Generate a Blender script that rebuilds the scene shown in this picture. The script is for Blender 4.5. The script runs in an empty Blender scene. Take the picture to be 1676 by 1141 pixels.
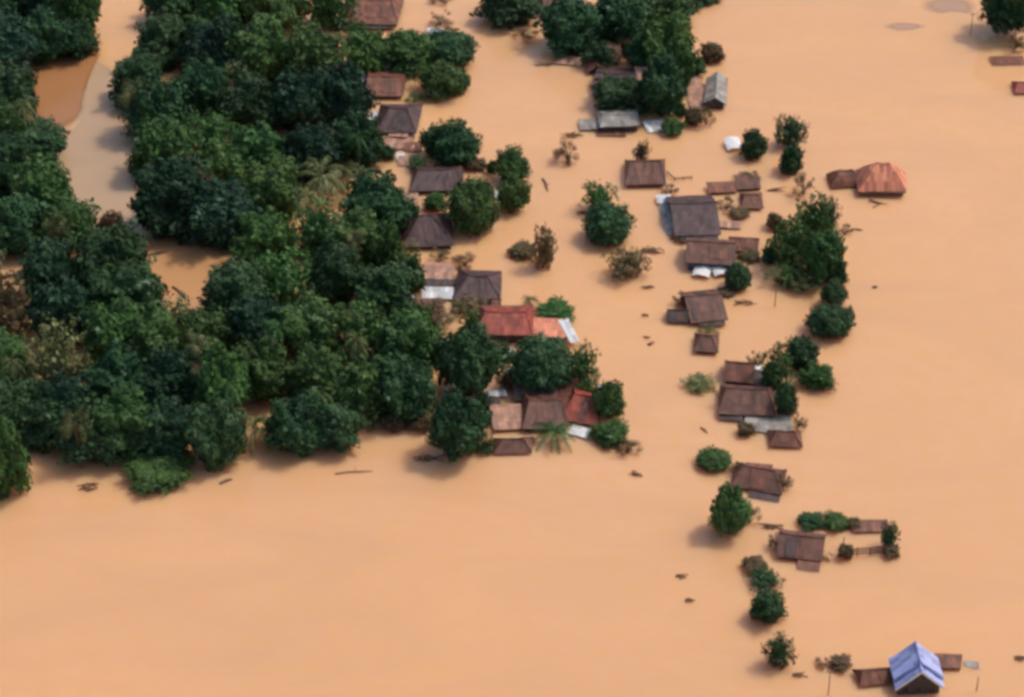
import bpy, math, random
from mathutils import Vector, Matrix, noise

R = math.radians
scene = bpy.context.scene
col = scene.collection

# ------------------------------------------------------------------ camera
PW, PH = 1676.0, 1141.0
PITCH = R(35.0)
HFOV = R(24.0)
F_PX = (PW / 2) / math.tan(HFOV / 2)
DIST = F_PX / 8.2
CAM = Vector((0, -DIST * math.cos(PITCH), DIST * math.sin(PITCH)))
FWD = Vector((0, math.cos(PITCH), -math.sin(PITCH)))
UPV = Vector((0, math.sin(PITCH), math.cos(PITCH)))
cam_d = bpy.data.cameras.new('camera')
cam_d.sensor_width = 36.0
cam_d.angle = HFOV
cam_d.clip_start = 1.0
cam_d.clip_end = 20000.0
cam = bpy.data.objects.new('camera', cam_d)
cam.location = CAM
cam.rotation_euler = (R(90) - PITCH, 0, 0)
col.objects.link(cam)
scene.camera = cam

# ------------------------------------------------------------------ light
SUN_EL = R(57)
SUN_AZ = math.atan2(0.88, 0.40)          # clockwise from +Y
world = bpy.data.worlds.new('World')
scene.world = world
world.use_nodes = True
wn = world.node_tree
sky = wn.nodes.new('ShaderNodeTexSky')
sky.sky_type = 'NISHITA'
sky.sun_disc = False
sky.sun_elevation = SUN_EL
sky.sun_rotation = SUN_AZ
sky.dust_density = 3.0
bg = wn.nodes['Background']
bg.inputs['Strength'].default_value = 0.15
wn.links.new(sky.outputs['Color'], bg.inputs['Color'])
sun_d = bpy.data.lights.new('sun', 'SUN')
sun_d.energy = 1.8
sun_d.angle = R(6.0)
sun_d.color = (1.0, 0.94, 0.85)
sun = bpy.data.objects.new('sun', sun_d)
sv = Vector((math.sin(SUN_AZ) * math.cos(SUN_EL), math.cos(SUN_AZ) * math.cos(SUN_EL), math.sin(SUN_EL)))
sun.rotation_euler = sv.to_track_quat('Z', 'Y').to_euler()
sun.location = sv * 300
col.objects.link(sun)
scene.view_settings.view_transform = 'Standard'
scene.view_settings.look = 'None'
scene.view_settings.exposure = -0.03
scene.view_settings.gamma = 1.0
scene.view_settings.use_curve_mapping = False
scene.cycles.pixel_filter_type = 'BLACKMAN_HARRIS'
scene.cycles.filter_width = 3.4
scene.cycles.max_bounces = 6
scene.cycles.diffuse_bounces = 3
scene.cycles.use_denoising = True


# ------------------------------------------------------------------ helpers
def at(px, py, z=0.0):
    """Point at height z seen at photograph position (px, py)."""
    d = FWD * F_PX + Vector((1, 0, 0)) * (px - PW / 2) + UPV * (PH / 2 - py)
    t = (z - CAM.z) / d.z
    return CAM + d * t


def scale_at(p):
    return F_PX / (p - CAM).dot(FWD)


def sin_at(p):
    v = (CAM - p).normalized()
    return v.z, math.sqrt(1 - v.z * v.z)


def tag(o, label=None, cat=None, group=None, kind=None):
    if label: o['label'] = label
    if cat: o['category'] = cat
    if group: o['group'] = group
    if kind: o['kind'] = kind
    return o


def empty(name, loc, rz=0.0, sc=(1, 1, 1)):
    o = bpy.data.objects.new(name, None)
    o.empty_display_size = 0.5
    o.location = loc
    o.rotation_euler = (0, 0, rz)
    o.scale = sc
    col.objects.link(o)
    return o


class MB:
    """Collects faces with UVs and builds ONE mesh object."""
    def __init__(self):
        self.v, self.f, self.uv, self.tone = [], [], [], []

    def face(self, pts, uvs=None, tone=0.5):
        i = len(self.v)
        self.v += [tuple(p) for p in pts]
        self.f.append(tuple(range(i, i + len(pts))))
        self.uv += list(uvs) if uvs else [(p[0] + p[1] * .37, p[2] + p[1] * .61) for p in pts]
        self.tone.append(tone)

    def box(self, c, s, rot=None):
        hx, hy, hz = s[0] / 2, s[1] / 2, s[2] / 2
        P = [Vector((x * hx, y * hy, z * hz)) for x in (-1, 1) for y in (-1, 1) for z in (-1, 1)]
        if rot is not None:
            P = [rot @ p for p in P]
        P = [p + Vector(c) for p in P]
        for q in ((0, 1, 3, 2), (4, 6, 7, 5), (0, 4, 5, 1), (2, 3, 7, 6), (0, 2, 6, 4), (1, 5, 7, 3)):
            self.face([P[k] for k in q])

    def tube(self, pts, rads, n=7, tone=0.5, cap=True):
        pts = [Vector(p) for p in pts]
        rings = []
        for i, p in enumerate(pts):
            d = (pts[min(i + 1, len(pts) - 1)] - pts[max(i - 1, 0)]).normalized()
            a = d.orthogonal().normalized()
            b = d.cross(a)
            rings.append([p + (a * math.cos(2 * math.pi * k / n) + b * math.sin(2 * math.pi * k / n)) * rads[i] for k in range(n)])
        for i in range(len(rings) - 1):
            for k in range(n):
                self.face([rings[i][k], rings[i][(k + 1) % n], rings[i + 1][(k + 1) % n], rings[i + 1][k]], None, tone)
        if cap:
            self.face(rings[-1], None, tone)
            self.face(rings[0][::-1], None, tone)

    def slope(self, a, b, c, d, nu=10, nv=5, th=0.07, jit=0.07, rnd=random, sag=0.0, bulge=0.0):
        """Roof slope: a-b eave, d-c ridge, a sheet with thickness, sag and uneven sheet ends."""
        a, b, c, d = map(Vector, (a, b, c, d))
        n = (b - a).cross(d - a)
        if n.length < 1e-6: n = (b - a).cross(c - a)
        n.normalize()
        if n.z < 0: n = -n
        ev = (b - a).normalized()
        sl = ((c + d) / 2 - (a + b) / 2)
        G, U = [], []
        off = rnd.random() * 50
        for j in range(nv + 1):
            row, ur = [], []
            v = j / nv
            for i in range(nu + 1):
                u = i / nu
                p = (a.lerp(b, u)).lerp(d.lerp(c, u), v)
                w = rnd.uniform(-jit, jit) if 0 < j < nv else rnd.uniform(-jit, jit) * .4
                q = p + n * (w + bulge * math.sin(math.pi * (.15 + .7 * v)) ** 2 * (0 if j in (0, nv) else 1))
                q.z -= sag * math.sin(math.pi * u) * v
                if j == 0:
                    q -= sl.normalized() * rnd.uniform(0, jit * 3)
                row.append(q)
                ur.append(((p - a).dot(ev) + off, v * sl.length))
            G.append(row); U.append(ur)
        L = [[q - n * th for q in row] for row in G]
        for j in range(nv):
            for i in range(nu):
                k = ((j, i), (j, i + 1), (j + 1, i + 1), (j + 1, i))
                self.face([G[y][x] for y, x in k], [U[y][x] for y, x in k])
                self.face([L[y][x] for y, x in k][::-1], [U[y][x] for y, x in k][::-1])
        def edge(seq):
            for (y0, x0), (y1, x1) in zip(seq, seq[1:]):
                self.face([G[y0][x0], L[y0][x0], L[y1][x1], G[y1][x1]], [U[y0][x0], U[y0][x0], U[y1][x1], U[y1][x1]])
        edge([(0, i) for i in range(nu + 1)]); edge([(nv, i) for i in range(nu + 1)][::-1])
        edge([(j, 0) for j in range(nv + 1)][::-1]); edge([(j, nu) for j in range(nv + 1)])

    def mesh(self, name):
        me = bpy.data.meshes.new(name)
        me.from_pydata(self.v, [], self.f)
        uvl = me.uv_layers.new(name='UVMap')
        flat = [c for uv in self.uv for c in uv]
        uvl.data.foreach_set('uv', flat)
        at_ = me.attributes.new('tone', 'FLOAT', 'FACE')
        at_.data.foreach_set('value', self.tone)
        me.update()
        return me

    def build(self, name, mat, parent=None, loc=(0, 0, 0), smooth=False):
        me = self.mesh(name)
        me.materials.append(mat)
        if smooth:
            me.polygons.foreach_set('use_smooth', [True] * len(me.polygons))
        o = bpy.data.objects.new(name, me)
        o.location = loc
        if parent: o.parent = parent
        col.objects.link(o)
        return o


# ------------------------------------------------------------------ materials
def new_mat(name):
    m = bpy.data.materials.new(name)
    m.use_nodes = True
    nt = m.node_tree
    return m, nt, nt.nodes['Principled BSDF']


def N(nt, t, **kw):
    n = nt.nodes.new(t)
    for k, v in kw.items():
        setattr(n, k, v)
    return n


def mix(nt, a, b, f, mode='MIX'):
    n = nt.nodes.new('ShaderNodeMix')
    n.data_type = 'RGBA'
    n.blend_type = mode
    for s, val in ((n.inputs[0], f), (n.inputs[6], a), (n.inputs[7], b)):
        if isinstance(val, bpy.types.NodeSocket):
            nt.links.new(val, s)
        elif isinstance(val, (int, float)):
            s.default_value = val
        else:
            s.default_value = (*val, 1)
    return n.outputs[2]


def ramp(nt, src, lo, hi):
    n = nt.nodes.new('ShaderNodeMapRange')
    n.inputs[1].default_value = lo
    n.inputs[2].default_value = hi
    nt.links.new(src, n.inputs[0])
    return n.outputs[0]


def noise_n(nt, vec, scale, detail=4, rough=.55, dist=0.0):
    n = nt.nodes.new('ShaderNodeTexNoise')
    n.inputs['Scale'].default_value = scale
    n.inputs['Detail'].default_value = detail
    n.inputs['Roughness'].default_value = rough
    n.inputs['Distortion'].default_value = dist
    if vec is not None: nt.links.new(vec, n.inputs['Vector'])
    return n.outputs['Fac']


def water_mat(name, c1, c2, rough=0.16, sss=0.0, soft=False):
    m, nt, b = new_mat(name)
    g = N(nt, 'ShaderNodeNewGeometry')
    big = ramp(nt, noise_n(nt, g.outputs['Position'], .012, 3), .35, .65)
    cc = mix(nt, c1, c2, big)
    mp = N(nt, 'ShaderNodeMapping')
    mp.inputs['Scale'].default_value = (.02, .05, .05)
    mp.inputs['Rotation'].default_value = (0, 0, R(-35))
    nt.links.new(g.outputs['Position'], mp.inputs['Vector'])
    st = ramp(nt, noise_n(nt, mp.outputs[0], 1.0, 5, .6, 1.2), .3, .75)
    cc = mix(nt, cc, [x * .90 for x in c2], st)
    fine = ramp(nt, noise_n(nt, g.outputs['Position'], .25, 4), .45, .8)
    cc2 = mix(nt, cc, [x * .94 for x in c1], fine)
    nt.links.new(cc2, b.inputs['Base Color'])
    b.inputs['Roughness'].default_value = rough
    b.inputs['IOR'].default_value = 1.33
    if sss:
        b.inputs['Subsurface Weight'].default_value = sss
        b.inputs['Subsurface Radius'].default_value = (1.0, .75, .6)
        b.inputs['Subsurface Scale'].default_value = 4.0
    if soft:                                            # silt and painted tree shadow both thin out towards the patch rim
        uv = N(nt, 'ShaderNodeUVMap')
        sx = N(nt, 'ShaderNodeSeparateXYZ'); nt.links.new(uv.outputs[0], sx.inputs[0])
        ad = N(nt, 'ShaderNodeMath', operation='MULTIPLY_ADD'); ad.inputs[1].default_value = .5; ad.inputs[2].default_value = -.25
        nt.links.new(noise_n(nt, g.outputs['Position'], .16, 4), ad.inputs[0])
        sm = N(nt, 'ShaderNodeMath', operation='ADD'); nt.links.new(sx.outputs[0], sm.inputs[0]); nt.links.new(ad.outputs[0], sm.inputs[1])
        mr = N(nt, 'ShaderNodeMapRange', interpolation_type='SMOOTHSTEP'); mr.inputs[1].default_value = .12; mr.inputs[2].default_value = .85; mr.inputs[4].default_value = soft
        nt.links.new(sm.outputs[0], mr.inputs[0]); nt.links.new(mr.outputs[0], b.inputs['Alpha'])
    bp = N(nt, 'ShaderNodeBump')
    bp.inputs['Strength'].default_value = .12
    bp.inputs['Distance'].default_value = .25
    nt.links.new(noise_n(nt, g.outputs['Position'], .9, 4, .6, .5), bp.inputs['Height'])
    nt.links.new(bp.outputs[0], b.inputs['Normal'])
    return m


def foliage_mat(name, c, c2):
    m, nt, b = new_mat(name)
    tc = N(nt, 'ShaderNodeTexCoord')
    at_ = N(nt, 'ShaderNodeAttribute', attribute_name='tone')
    oi = N(nt, 'ShaderNodeObjectInfo')
    cl = ramp(nt, noise_n(nt, tc.outputs['Object'], 2.2, 3), .38, .66)
    a = mix(nt, c, c2, cl)
    b2 = mix(nt, [x * .55 for x in c], [min(1, x * 1.5) for x in c2], at_.outputs['Fac'])
    cc = mix(nt, a, b2, .6)
    pale = ramp(nt, at_.outputs['Fac'], .88, .98)  # leaf glints put into the colour of the lightest-toned leaves
    cc = mix(nt, cc, [.06 + x * 1.3 for x in c2], pale)
    hs = N(nt, 'ShaderNodeHueSaturation')
    mh = N(nt, 'ShaderNodeMapRange'); mh.inputs[3].default_value = .475; mh.inputs[4].default_value = .515
    mv = N(nt, 'ShaderNodeMapRange'); mv.inputs[3].default_value = .8; mv.inputs[4].default_value = 1.2
    nt.links.new(oi.outputs['Random'], mh.inputs[0])
    mm = N(nt, 'ShaderNodeMath', operation='MULTIPLY'); mm.inputs[1].default_value = 7.31
    fr = N(nt, 'ShaderNodeMath', operation='FRACT')
    nt.links.new(oi.outputs['Random'], mm.inputs[0]); nt.links.new(mm.outputs[0], fr.inputs[0]); nt.links.new(fr.outputs[0], mv.inputs[0])
    nt.links.new(mh.outputs[0], hs.inputs['Hue']); nt.links.new(mv.outputs[0], hs.inputs['Value'])
    nt.links.new(cc, hs.inputs['Color'])
    nt.links.new(hs.outputs[0], b.inputs['Base Color'])
    b.inputs['Roughness'].default_value = .55
    b.inputs['Specular IOR Level'].default_value = .12
    return m


def roof_mat(name, c, rust=(.16, .07, .04), amt=.5, rough=.6, metal=0.0, blot_k=.7):
    m, nt, b = new_mat(name)
    uv = N(nt, 'ShaderNodeUVMap')
    br = N(nt, 'ShaderNodeTexBrick')
    br.inputs['Scale'].default_value = 1.0
    br.inputs['Brick Width'].default_value = .85
    br.inputs['Row Height'].default_value = 2.1
    br.inputs['Mortar Size'].default_value = .015
    br.inputs['Bias'].default_value = 0
    br.inputs['Color1'].default_value = (*[x * .62 for x in c], 1)
    br.inputs['Color2'].default_value = (*[min(1, x * 1.35) for x in c], 1)
    br.inputs['Mortar'].default_value = (*[x * .5 for x in c], 1)
    nt.links.new(uv.outputs[0], br.inputs['Vector'])
    mp = N(nt, 'ShaderNodeMapping')
    mp.inputs['Scale'].default_value = (1.3, .25, 1)
    nt.links.new(uv.outputs[0], mp.inputs['Vector'])
    st = ramp(nt, noise_n(nt, mp.outputs[0], 1.2, 6, .65), .42, .68)
    blot = ramp(nt, noise_n(nt, uv.outputs[0], .45, 5), .42, .66)
    mu = N(nt, 'ShaderNodeMath', operation='MULTIPLY')
    nt.links.new(st, mu.inputs[0]); mu.inputs[1].default_value = amt
    c1 = mix(nt, br.outputs['Color'], rust, mu.outputs[0])
    mu2 = N(nt, 'ShaderNodeMath', operation='MULTIPLY')
    nt.links.new(blot, mu2.inputs[0]); mu2.inputs[1].default_value = blot_k
    c2 = mix(nt, c1, [x * .42 for x in c], mu2.outputs[0])
    nt.links.new(c2, b.inputs['Base Color'])
    b.inputs['Roughness'].default_value = rough
    b.inputs['Metallic'].default_value = metal
    wv = N(nt, 'ShaderNodeTexWave')
    wv.inputs['Scale'].default_value = 1.6
    wv.inputs['Distortion'].default_value = .3
    nt.links.new(uv.outputs[0], wv.inputs['Vector'])
    bp = N(nt, 'ShaderNodeBump')
    bp.inputs['Strength'].default_value = .35
    bp.inputs['Distance'].default_value = .06
    nt.links.new(wv.outputs['Fac'], bp.inputs['Height'])
    nt.links.new(bp.outputs[0], b.inputs['Normal'])
    return m


def plain_mat(name, c, var=.3, scale=3.0, rough=.7, stretch=(1, 1, .2)):
    m, nt, b = new_mat(name)
    tc = N(nt, 'ShaderNodeTexCoord')
    mp = N(nt, 'ShaderNodeMapping')
    mp.inputs['Scale'].default_value = stretch
    nt.links.new(tc.outputs['Object'], mp.inputs['Vector'])
    f = ramp(nt, noise_n(nt, mp.outputs[0], scale, 5, .6), .3, .7)
    nt.links.new(mix(nt, [x * (1 - var) for x in c], [min(1, x * (1 + var)) for x in c], f), b.inputs['Base Color'])
    b.inputs['Roughness'].default_value = rough
    return m


FOL = {
    'd': foliage_mat('dark_foliage', (.024, .058, .026), (.042, .092, .034)),
    'k': foliage_mat('blackish_foliage', (.016, .042, .025), (.028, .066, .033)),  # shade of the near-black forest gaps put into the leaf colour
    'm': foliage_mat('mid_foliage', (.036, .082, .026), (.068, .135, .036)),
    'g': foliage_mat('bright_foliage', (.040, .098, .028), (.080, .165, .040)),
    'y': foliage_mat('olive_foliage', (.085, .112, .040), (.19, .20, .075)),
    'b': foliage_mat('brown_foliage', (.105, .070, .034), (.180, .130, .065)),
}
BARK = plain_mat('bark', (.13, .09, .06), .35, 6)
RF = {
    'purple': roof_mat('plum_roof', (.092, .050, .050), (.16, .066, .048), .6),
    'brown': roof_mat('brown_roof', (.165, .066, .042), (.24, .09, .048), .65),
    'rust': roof_mat('rust_roof', (.255, .088, .046), (.15, .062, .04), .6),
    'red': roof_mat('red_roof', (.38, .070, .038), (.24, .06, .04), .45),
    'orange': roof_mat('orange_roof', (.80, .27, .15), (.66, .23, .12), .3, blot_k=.2),
    'grey': roof_mat('grey_metal_roof', (.38, .34, .29), (.24, .17, .12), .4, .45),
    'white': roof_mat('white_metal_roof', (.80, .78, .74), (.55, .45, .38), .2, .4, blot_k=.25),
    'tan': roof_mat('tan_roof', (.56, .30, .20), (.38, .18, .10), .45),
    'dark': roof_mat('dark_roof', (.072, .052, .046), (.11, .055, .04), .5),
    'blue': roof_mat('blue_metal_roof', (.40, .45, .78), (.36, .40, .66), .25, .3, blot_k=.25),
    'thatch': roof_mat('thatch_roof', (.23, .12, .065), (.15, .075, .045), .6, .9),
}
WOOD = plain_mat('weathered_wood', (.15, .085, .055), .4, 3)
WALLM = {
    'wood': WOOD,
    'dark': plain_mat('dark_wall', (.055, .045, .045), .3, 2),
    'pale': plain_mat('pale_wall', (.50, .44, .38), .2, 2),
    'blue': plain_mat('navy_wall', (.06, .06, .13), .3, 2),
    'rust': plain_mat('rusty_wall', (.22, .10, .06), .3, 2),
}
WHITE = plain_mat('white_paint', (.80, .78, .74), .06, 2)
PANE = plain_mat('dark_window', (.02, .02, .025), .2, 2, .2)
DRIFT = plain_mat('driftwood', (.16, .09, .05), .4, 4)

# ------------------------------------------------------------------ setting
def sheet(name, pts, z, mat):
    mb = MB()
    mb.face([Vector((p[0], p[1], z)) for p in pts])
    o = mb.build(name, mat)
    o['kind'] = 'structure'
    return o


WATER = water_mat('flood_water', (.815, .447, .205), (.80, .452, .24), .09, 1.0)
w = 9000
sheet('flood_water', [(-w, -w), (w, -w), (w, w), (-w, w)], 0.0, WATER)
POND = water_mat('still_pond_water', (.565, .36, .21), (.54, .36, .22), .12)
MUD = water_mat('brown_channel_water', (.45, .205, .083), (.42, .20, .085), .14, soft=1.0)
INLET = water_mat('inlet_water', (.66, .33, .145), (.64, .33, .15), .14, soft=1.0)


def outline(name, pix, z, mat, k=3, soft=0.0):
    pts = [at(*p) for p in pix]
    for _ in range(k):                                  # corner cutting rounds the bank line
        q = []
        for a, b in zip(pts, pts[1:] + pts[:1]):
            q += [a.lerp(b, .25), a.lerp(b, .75)]
        pts = q
    if soft:
        c = sum(pts, Vector()) / len(pts)
        mb = MB()
        up = Vector((0, 0, z))
        inn = [c.lerp(p, 1 - soft) + up for p in pts]
        out = [p + up for p in pts]
        mb.face(inn[::-1], [(1, 0)] * len(inn))
        for i in range(len(pts)):
            j = (i + 1) % len(pts)
            mb.face([out[j], out[i], inn[i], inn[j]], [(0, 0), (0, 0), (1, 0), (1, 0)])
        o = mb.build(name, mat)
        o['kind'] = 'structure'
        return o
    return sheet(name, [(p.x, p.y) for p in pts[::-1]], z, mat)


outline('pond', [(150, 95), (175, 110), (200, 130), (240, 130), (250, 250), (240, 400), (225, 410), (185, 380), (120, 320), (90, 260), (118, 215), (135, 195), (140, 150)], .004, POND)
outline('channel_water', [(40, 80), (90, 80), (150, 60), (175, 75), (160, 105), (142, 150), (136, 195), (117, 216), (80, 235), (40, 220)], .008, MUD, soft=.4)
outline('inlet_water', [(215, 380), (300, 385), (390, 390), (380, 440), (340, 470), (330, 530), (270, 520), (230, 440)], .008, INLET, soft=.25)


SHADOW_WATER = water_mat('tree_shadow_water', (.58, .36, .23), (.58, .365, .24), .15, soft=.8)  # cast tree shadows on the water, painted as flat greyer patches
outline('shadow_patch', [(1500, -10), (1590, -10), (1612, 10), (1598, 30), (1570, 20), (1530, 26), (1498, 18)], .004, SHADOW_WATER, soft=.75)
outline('shadow_patch', [(1430, 44), (1460, 34), (1505, 37), (1530, 42), (1505, 50), (1465, 54)], .004, SHADOW_WATER, soft=.8)


# ------------------------------------------------------------------ crowns
def fib(n, rnd):
    o = rnd.random() * 6.28
    for i in range(n):
        z = 1 - 2 * (i + .5) / n
        r = math.sqrt(1 - z * z)
        a = i * 2.399963 + o
        yield Vector((r * math.cos(a), r * math.sin(a), z))


def leaf(mb, p, n, rnd, s, tone, asp=.62):
    n = n.normalized()
    t = n.orthogonal().normalized()
    t = Matrix.Rotation(rnd.random() * 6.28, 3, n) @ t
    u = n.cross(t)
    l, w_ = s * rnd.uniform(.7, 1.3), s * asp * rnd.uniform(.7, 1.3)
    mb.face([p - t * l * .5, p + u * w_ * .5, p + t * l * .5, p - u * w_ * .5], None, tone)


def blob_crown(seed, nb, rmin, rmax, spread, leaf_s=.075, dens=210, flat=0.0, taper=0.0, core=True, jit=.5, gap=0.0):
    """Crown of many leaf clumps filling about the unit ball around (0,0,1)."""
    rnd = random.Random(seed)
    blobs = []
    for k, d in enumerate(fib(nb, rnd)):
        d = (d + Vector((rnd.uniform(-.3, .3), rnd.uniform(-.3, .3), rnd.uniform(-.3, .3)))).normalized()
        r = rnd.uniform(rmin, rmax)
        dist = spread * rnd.uniform(.75, 1.1)
        c = d * dist
        if flat and c.z < -.3: c.z *= (1 - flat)
        if taper:
            f = 1 - taper * max(0, c.z)
            c.x *= f; c.y *= f; r *= (1 - .35 * taper * max(0, c.z))
        blobs.append((c, r))
    blobs.append((Vector((0, 0, 0)), .55))
    mb = MB()
    for c, r in blobs:
        tb = rnd.uniform(.15, .85)
        n = int(dens * (r / .4) ** 2)
        for d in fib(n, rnd):
            rr = r * rnd.uniform(.78, 1.10)
            p = c + d * rr
            if any((p - c2).length < r2 * .72 for c2, r2 in blobs if c2 is not c): continue
            if gap and noise.noise(p * 2.3 + Vector((seed, 0, 0))) < gap - .5: continue
            nn = d + Vector((rnd.uniform(-jit, jit), rnd.uniform(-jit, jit), rnd.uniform(-jit, jit) + .25))
            leaf(mb, p, nn, rnd, leaf_s, min(1, max(0, tb + rnd.uniform(-.3, .3))))
        if core:                                          # dense inner foliage of the clump
            rows = 6; cols = 9
            off = Vector((rnd.random() * 9, rnd.random() * 9, 0))
            def q(i, j):
                th = math.pi * i / rows; ph = 2 * math.pi * j / cols
                d = Vector((math.sin(th) * math.cos(ph), math.sin(th) * math.sin(ph), math.cos(th)))
                return c + d * r * (.80 + .22 * noise.noise(d * 2.5 + off))
            for i in range(rows):
                for j in range(cols):
                    if i == 0: mb.face([q(0, 0), q(1, j), q(1, j + 1)], None, tb * .8)
                    elif i == rows - 1: mb.face([q(i, j), q(rows, 0), q(i, j + 1)], None, tb * .8)
                    else: mb.face([q(i, j), q(i + 1, j), q(i + 1, j + 1), q(i, j + 1)], None, tb * .8)
    return normalise(mb)


def lumpy_crown(seed, amp=.30, freq=1.7, leaf_s=.12, n=3600, flat=.35, taper=0.0, sprays=26, hole=.0, jit=.26):
    """Irregular crown: leaves over a lumpy surface with deep folds, plus sprays that break the outline."""
    rnd = random.Random(seed)
    o = Vector((seed * 3.7, seed * 1.3, 0))
    mb = MB()
    def rad(d):
        q = d * freq + o
        f = .74 + amp * (noise.noise(q) * 1.3 + .75 * noise.noise(q * 2.3) + .4 * noise.noise(q * 4.7))
        if d.z < 0: f *= 1 - flat * (-d.z) ** 1.5
        if taper: f *= 1 - taper * .35 * abs(d.z) + taper * .25 * max(0, d.z) ** 3
        return f
    for d in fib(n, rnd):
        r = rad(d)
        if hole and noise.noise(d * 3.1 + o * 2) < -hole: continue
        t = noise.noise(d * 2.6 + o * 1.7) * .55 + .5
        s = leaf_s * (.55 + 1.0 * rnd.random() ** 2)
        p = d * r * rnd.uniform(.86, 1.07)
        e = .06
        t1 = d.orthogonal().normalized(); t2 = d.cross(t1)
        g = d * 1.0 - (t1 * (rad((d + t1 * e).normalized()) - r) + t2 * (rad((d + t2 * e).normalized()) - r)) / e / max(r, .3)
        nn = g.normalized() + Vector((rnd.uniform(-jit, jit), rnd.uniform(-jit, jit), rnd.uniform(-jit, jit) + .2))
        leaf(mb, p, nn, rnd, s, min(1, max(0, t + rnd.uniform(-.22, .22))), .7)
    rows, cols = 12, 18
    def q(i, j):
        th = math.pi * i / rows; ph = 2 * math.pi * j / cols
        d = Vector((math.sin(th) * math.cos(ph), math.sin(th) * math.sin(ph), math.cos(th)))
        return d * rad(d) * (.86 if not hole else .55)
    for i in range(rows):
        for j in range(cols):
            t = .35
            if i == 0: mb.face([q(0, 0), q(1, j), q(1, j + 1)], None, t)
            elif i == rows - 1: mb.face([q(i, j), q(rows, 0), q(i, j + 1)], None, t)
            else: mb.face([q(i, j), q(i + 1, j), q(i + 1, j + 1), q(i, j + 1)], None, t)
    for k in range(sprays):
        d = Vector((rnd.gauss(0, 1), rnd.gauss(0, 1), rnd.gauss(0, 1) + .15)).normalized()
        c = d * rad(d) * rnd.uniform(1.0, 1.12)
        rr = rnd.uniform(.08, .17)
        tb = rnd.random()
        for e in fib(26, rnd):
            leaf(mb, c + e * rr * rnd.uniform(.3, 1.1), e + d * .6 + Vector((0, 0, .3)), rnd, leaf_s * .62, min(1, max(0, tb + rnd.uniform(-.3, .3))))
    return normalise(mb)


def normalise(mb):
    lo = [sorted(v[k] for v in mb.v)[int(len(mb.v) * .004)] for k in range(3)]
    hi = [sorted(v[k] for v in mb.v)[int(len(mb.v) * .996)] for k in range(3)]
    mb.v = [tuple(2 * (v[k] - lo[k]) / (hi[k] - lo[k]) - 1 for k in range(3)) for v in mb.v]
    return mb


def frond_crown(seed, nf=16, droop=1.0):
    """Arching feathered fronds from a centre: palm, banana or bamboo tuft."""
    rnd = random.Random(seed)
    mb = MB()
    for k in range(nf):
        az = k * 2.4 + rnd.uniform(-.3, .3)
        up = rnd.uniform(.25, 1.2)
        L = rnd.uniform(.8, 1.1)
        pts = []
        for i in range(9):
            t = i / 8
            r = L * t * math.cos(up * (1 - t * .6))
            z = L * math.sin(up) * t - droop * .75 * t * t
            pts.append(Vector((math.cos(az) * r, math.sin(az) * r, z)))
        side = Vector((-math.sin(az), math.cos(az), 0))
        tone = rnd.random()
        for i in range(8):
            w0 = .16 * math.sin(math.pi * min(1, (i + .3) / 8.3)) + .02
            for s in (-1, 1):
                for h in range(2):
                    a = pts[i].lerp(pts[i + 1], h * .5)
                    b = pts[i].lerp(pts[i + 1], h * .5 + .42)
                    tip = (a + b) / 2 + side * s * w0 * rnd.uniform(.8, 1.2) + (pts[i + 1] - pts[i]) * .6 - Vector((0, 0, w0 * rnd.uniform(.2, .7)))
                    mb.face([a, b, tip], None, min(1, max(0, tone + rnd.uniform(-.25, .25))))
    return normalise(mb)


def ragged_crown(seed):
    rnd = random.Random(seed)
    mb = MB()
    for k in range(17):
        d = Vector((rnd.gauss(0, 1), rnd.gauss(0, 1), rnd.gauss(0, .8) + .2)).normalized()
        p1 = d * rnd.uniform(.55, 1.0)
        mb.tube([Vector((0, 0, -.7)), p1 * .45 + Vector((0, 0, -.15)), p1], [.03, .02, .006], 4, .1, False)
        r = rnd.uniform(.16, .34)
        tb = rnd.random()
        for q in fib(int(90 * (r / .25) ** 2), rnd):
            p = p1 + q * r * rnd.uniform(.5, 1.1)
            leaf(mb, p, q + Vector((rnd.uniform(-.7, .7), rnd.uniform(-.7, .7), .4)), rnd, .085, min(1, max(0, tb + rnd.uniform(-.3, .3))))
    return normalise(mb)


CROWNS = {
    'round': [lumpy_crown(s_) for s_ in (1, 2, 3, 4, 41, 42)],
    'dome': [lumpy_crown(s_, amp=.12, freq=2.4, n=2800, leaf_s=.11, flat=.45, sprays=16) for s_ in (21, 22, 23)],
    'tall': [lumpy_crown(s_, amp=.26, freq=1.5, taper=1.0, flat=.1) for s_ in (5, 6, 7)],
    'clump': [lumpy_crown(s_, amp=.38, freq=1.4, sprays=34) for s_ in (8, 9, 10, 43, 44)],
    'loose': [lumpy_crown(s_, amp=.44, freq=1.9, sprays=60, hole=.12, jit=.7, n=2300) for s_ in (11, 12, 13)],
    'ragged': [ragged_crown(s_) for s_ in (14, 15, 16)],
    'frond': [frond_crown(s_) for s_ in (17, 18, 19)],
}
CR_MESH = {}
for k_, l_ in CROWNS.items():
    CR_MESH[k_] = []
    for mb_ in l_:
        me_ = mb_.mesh('crown')
        me_.materials.append(FOL['d'])
        CR_MESH[k_].append(me_)


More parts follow.
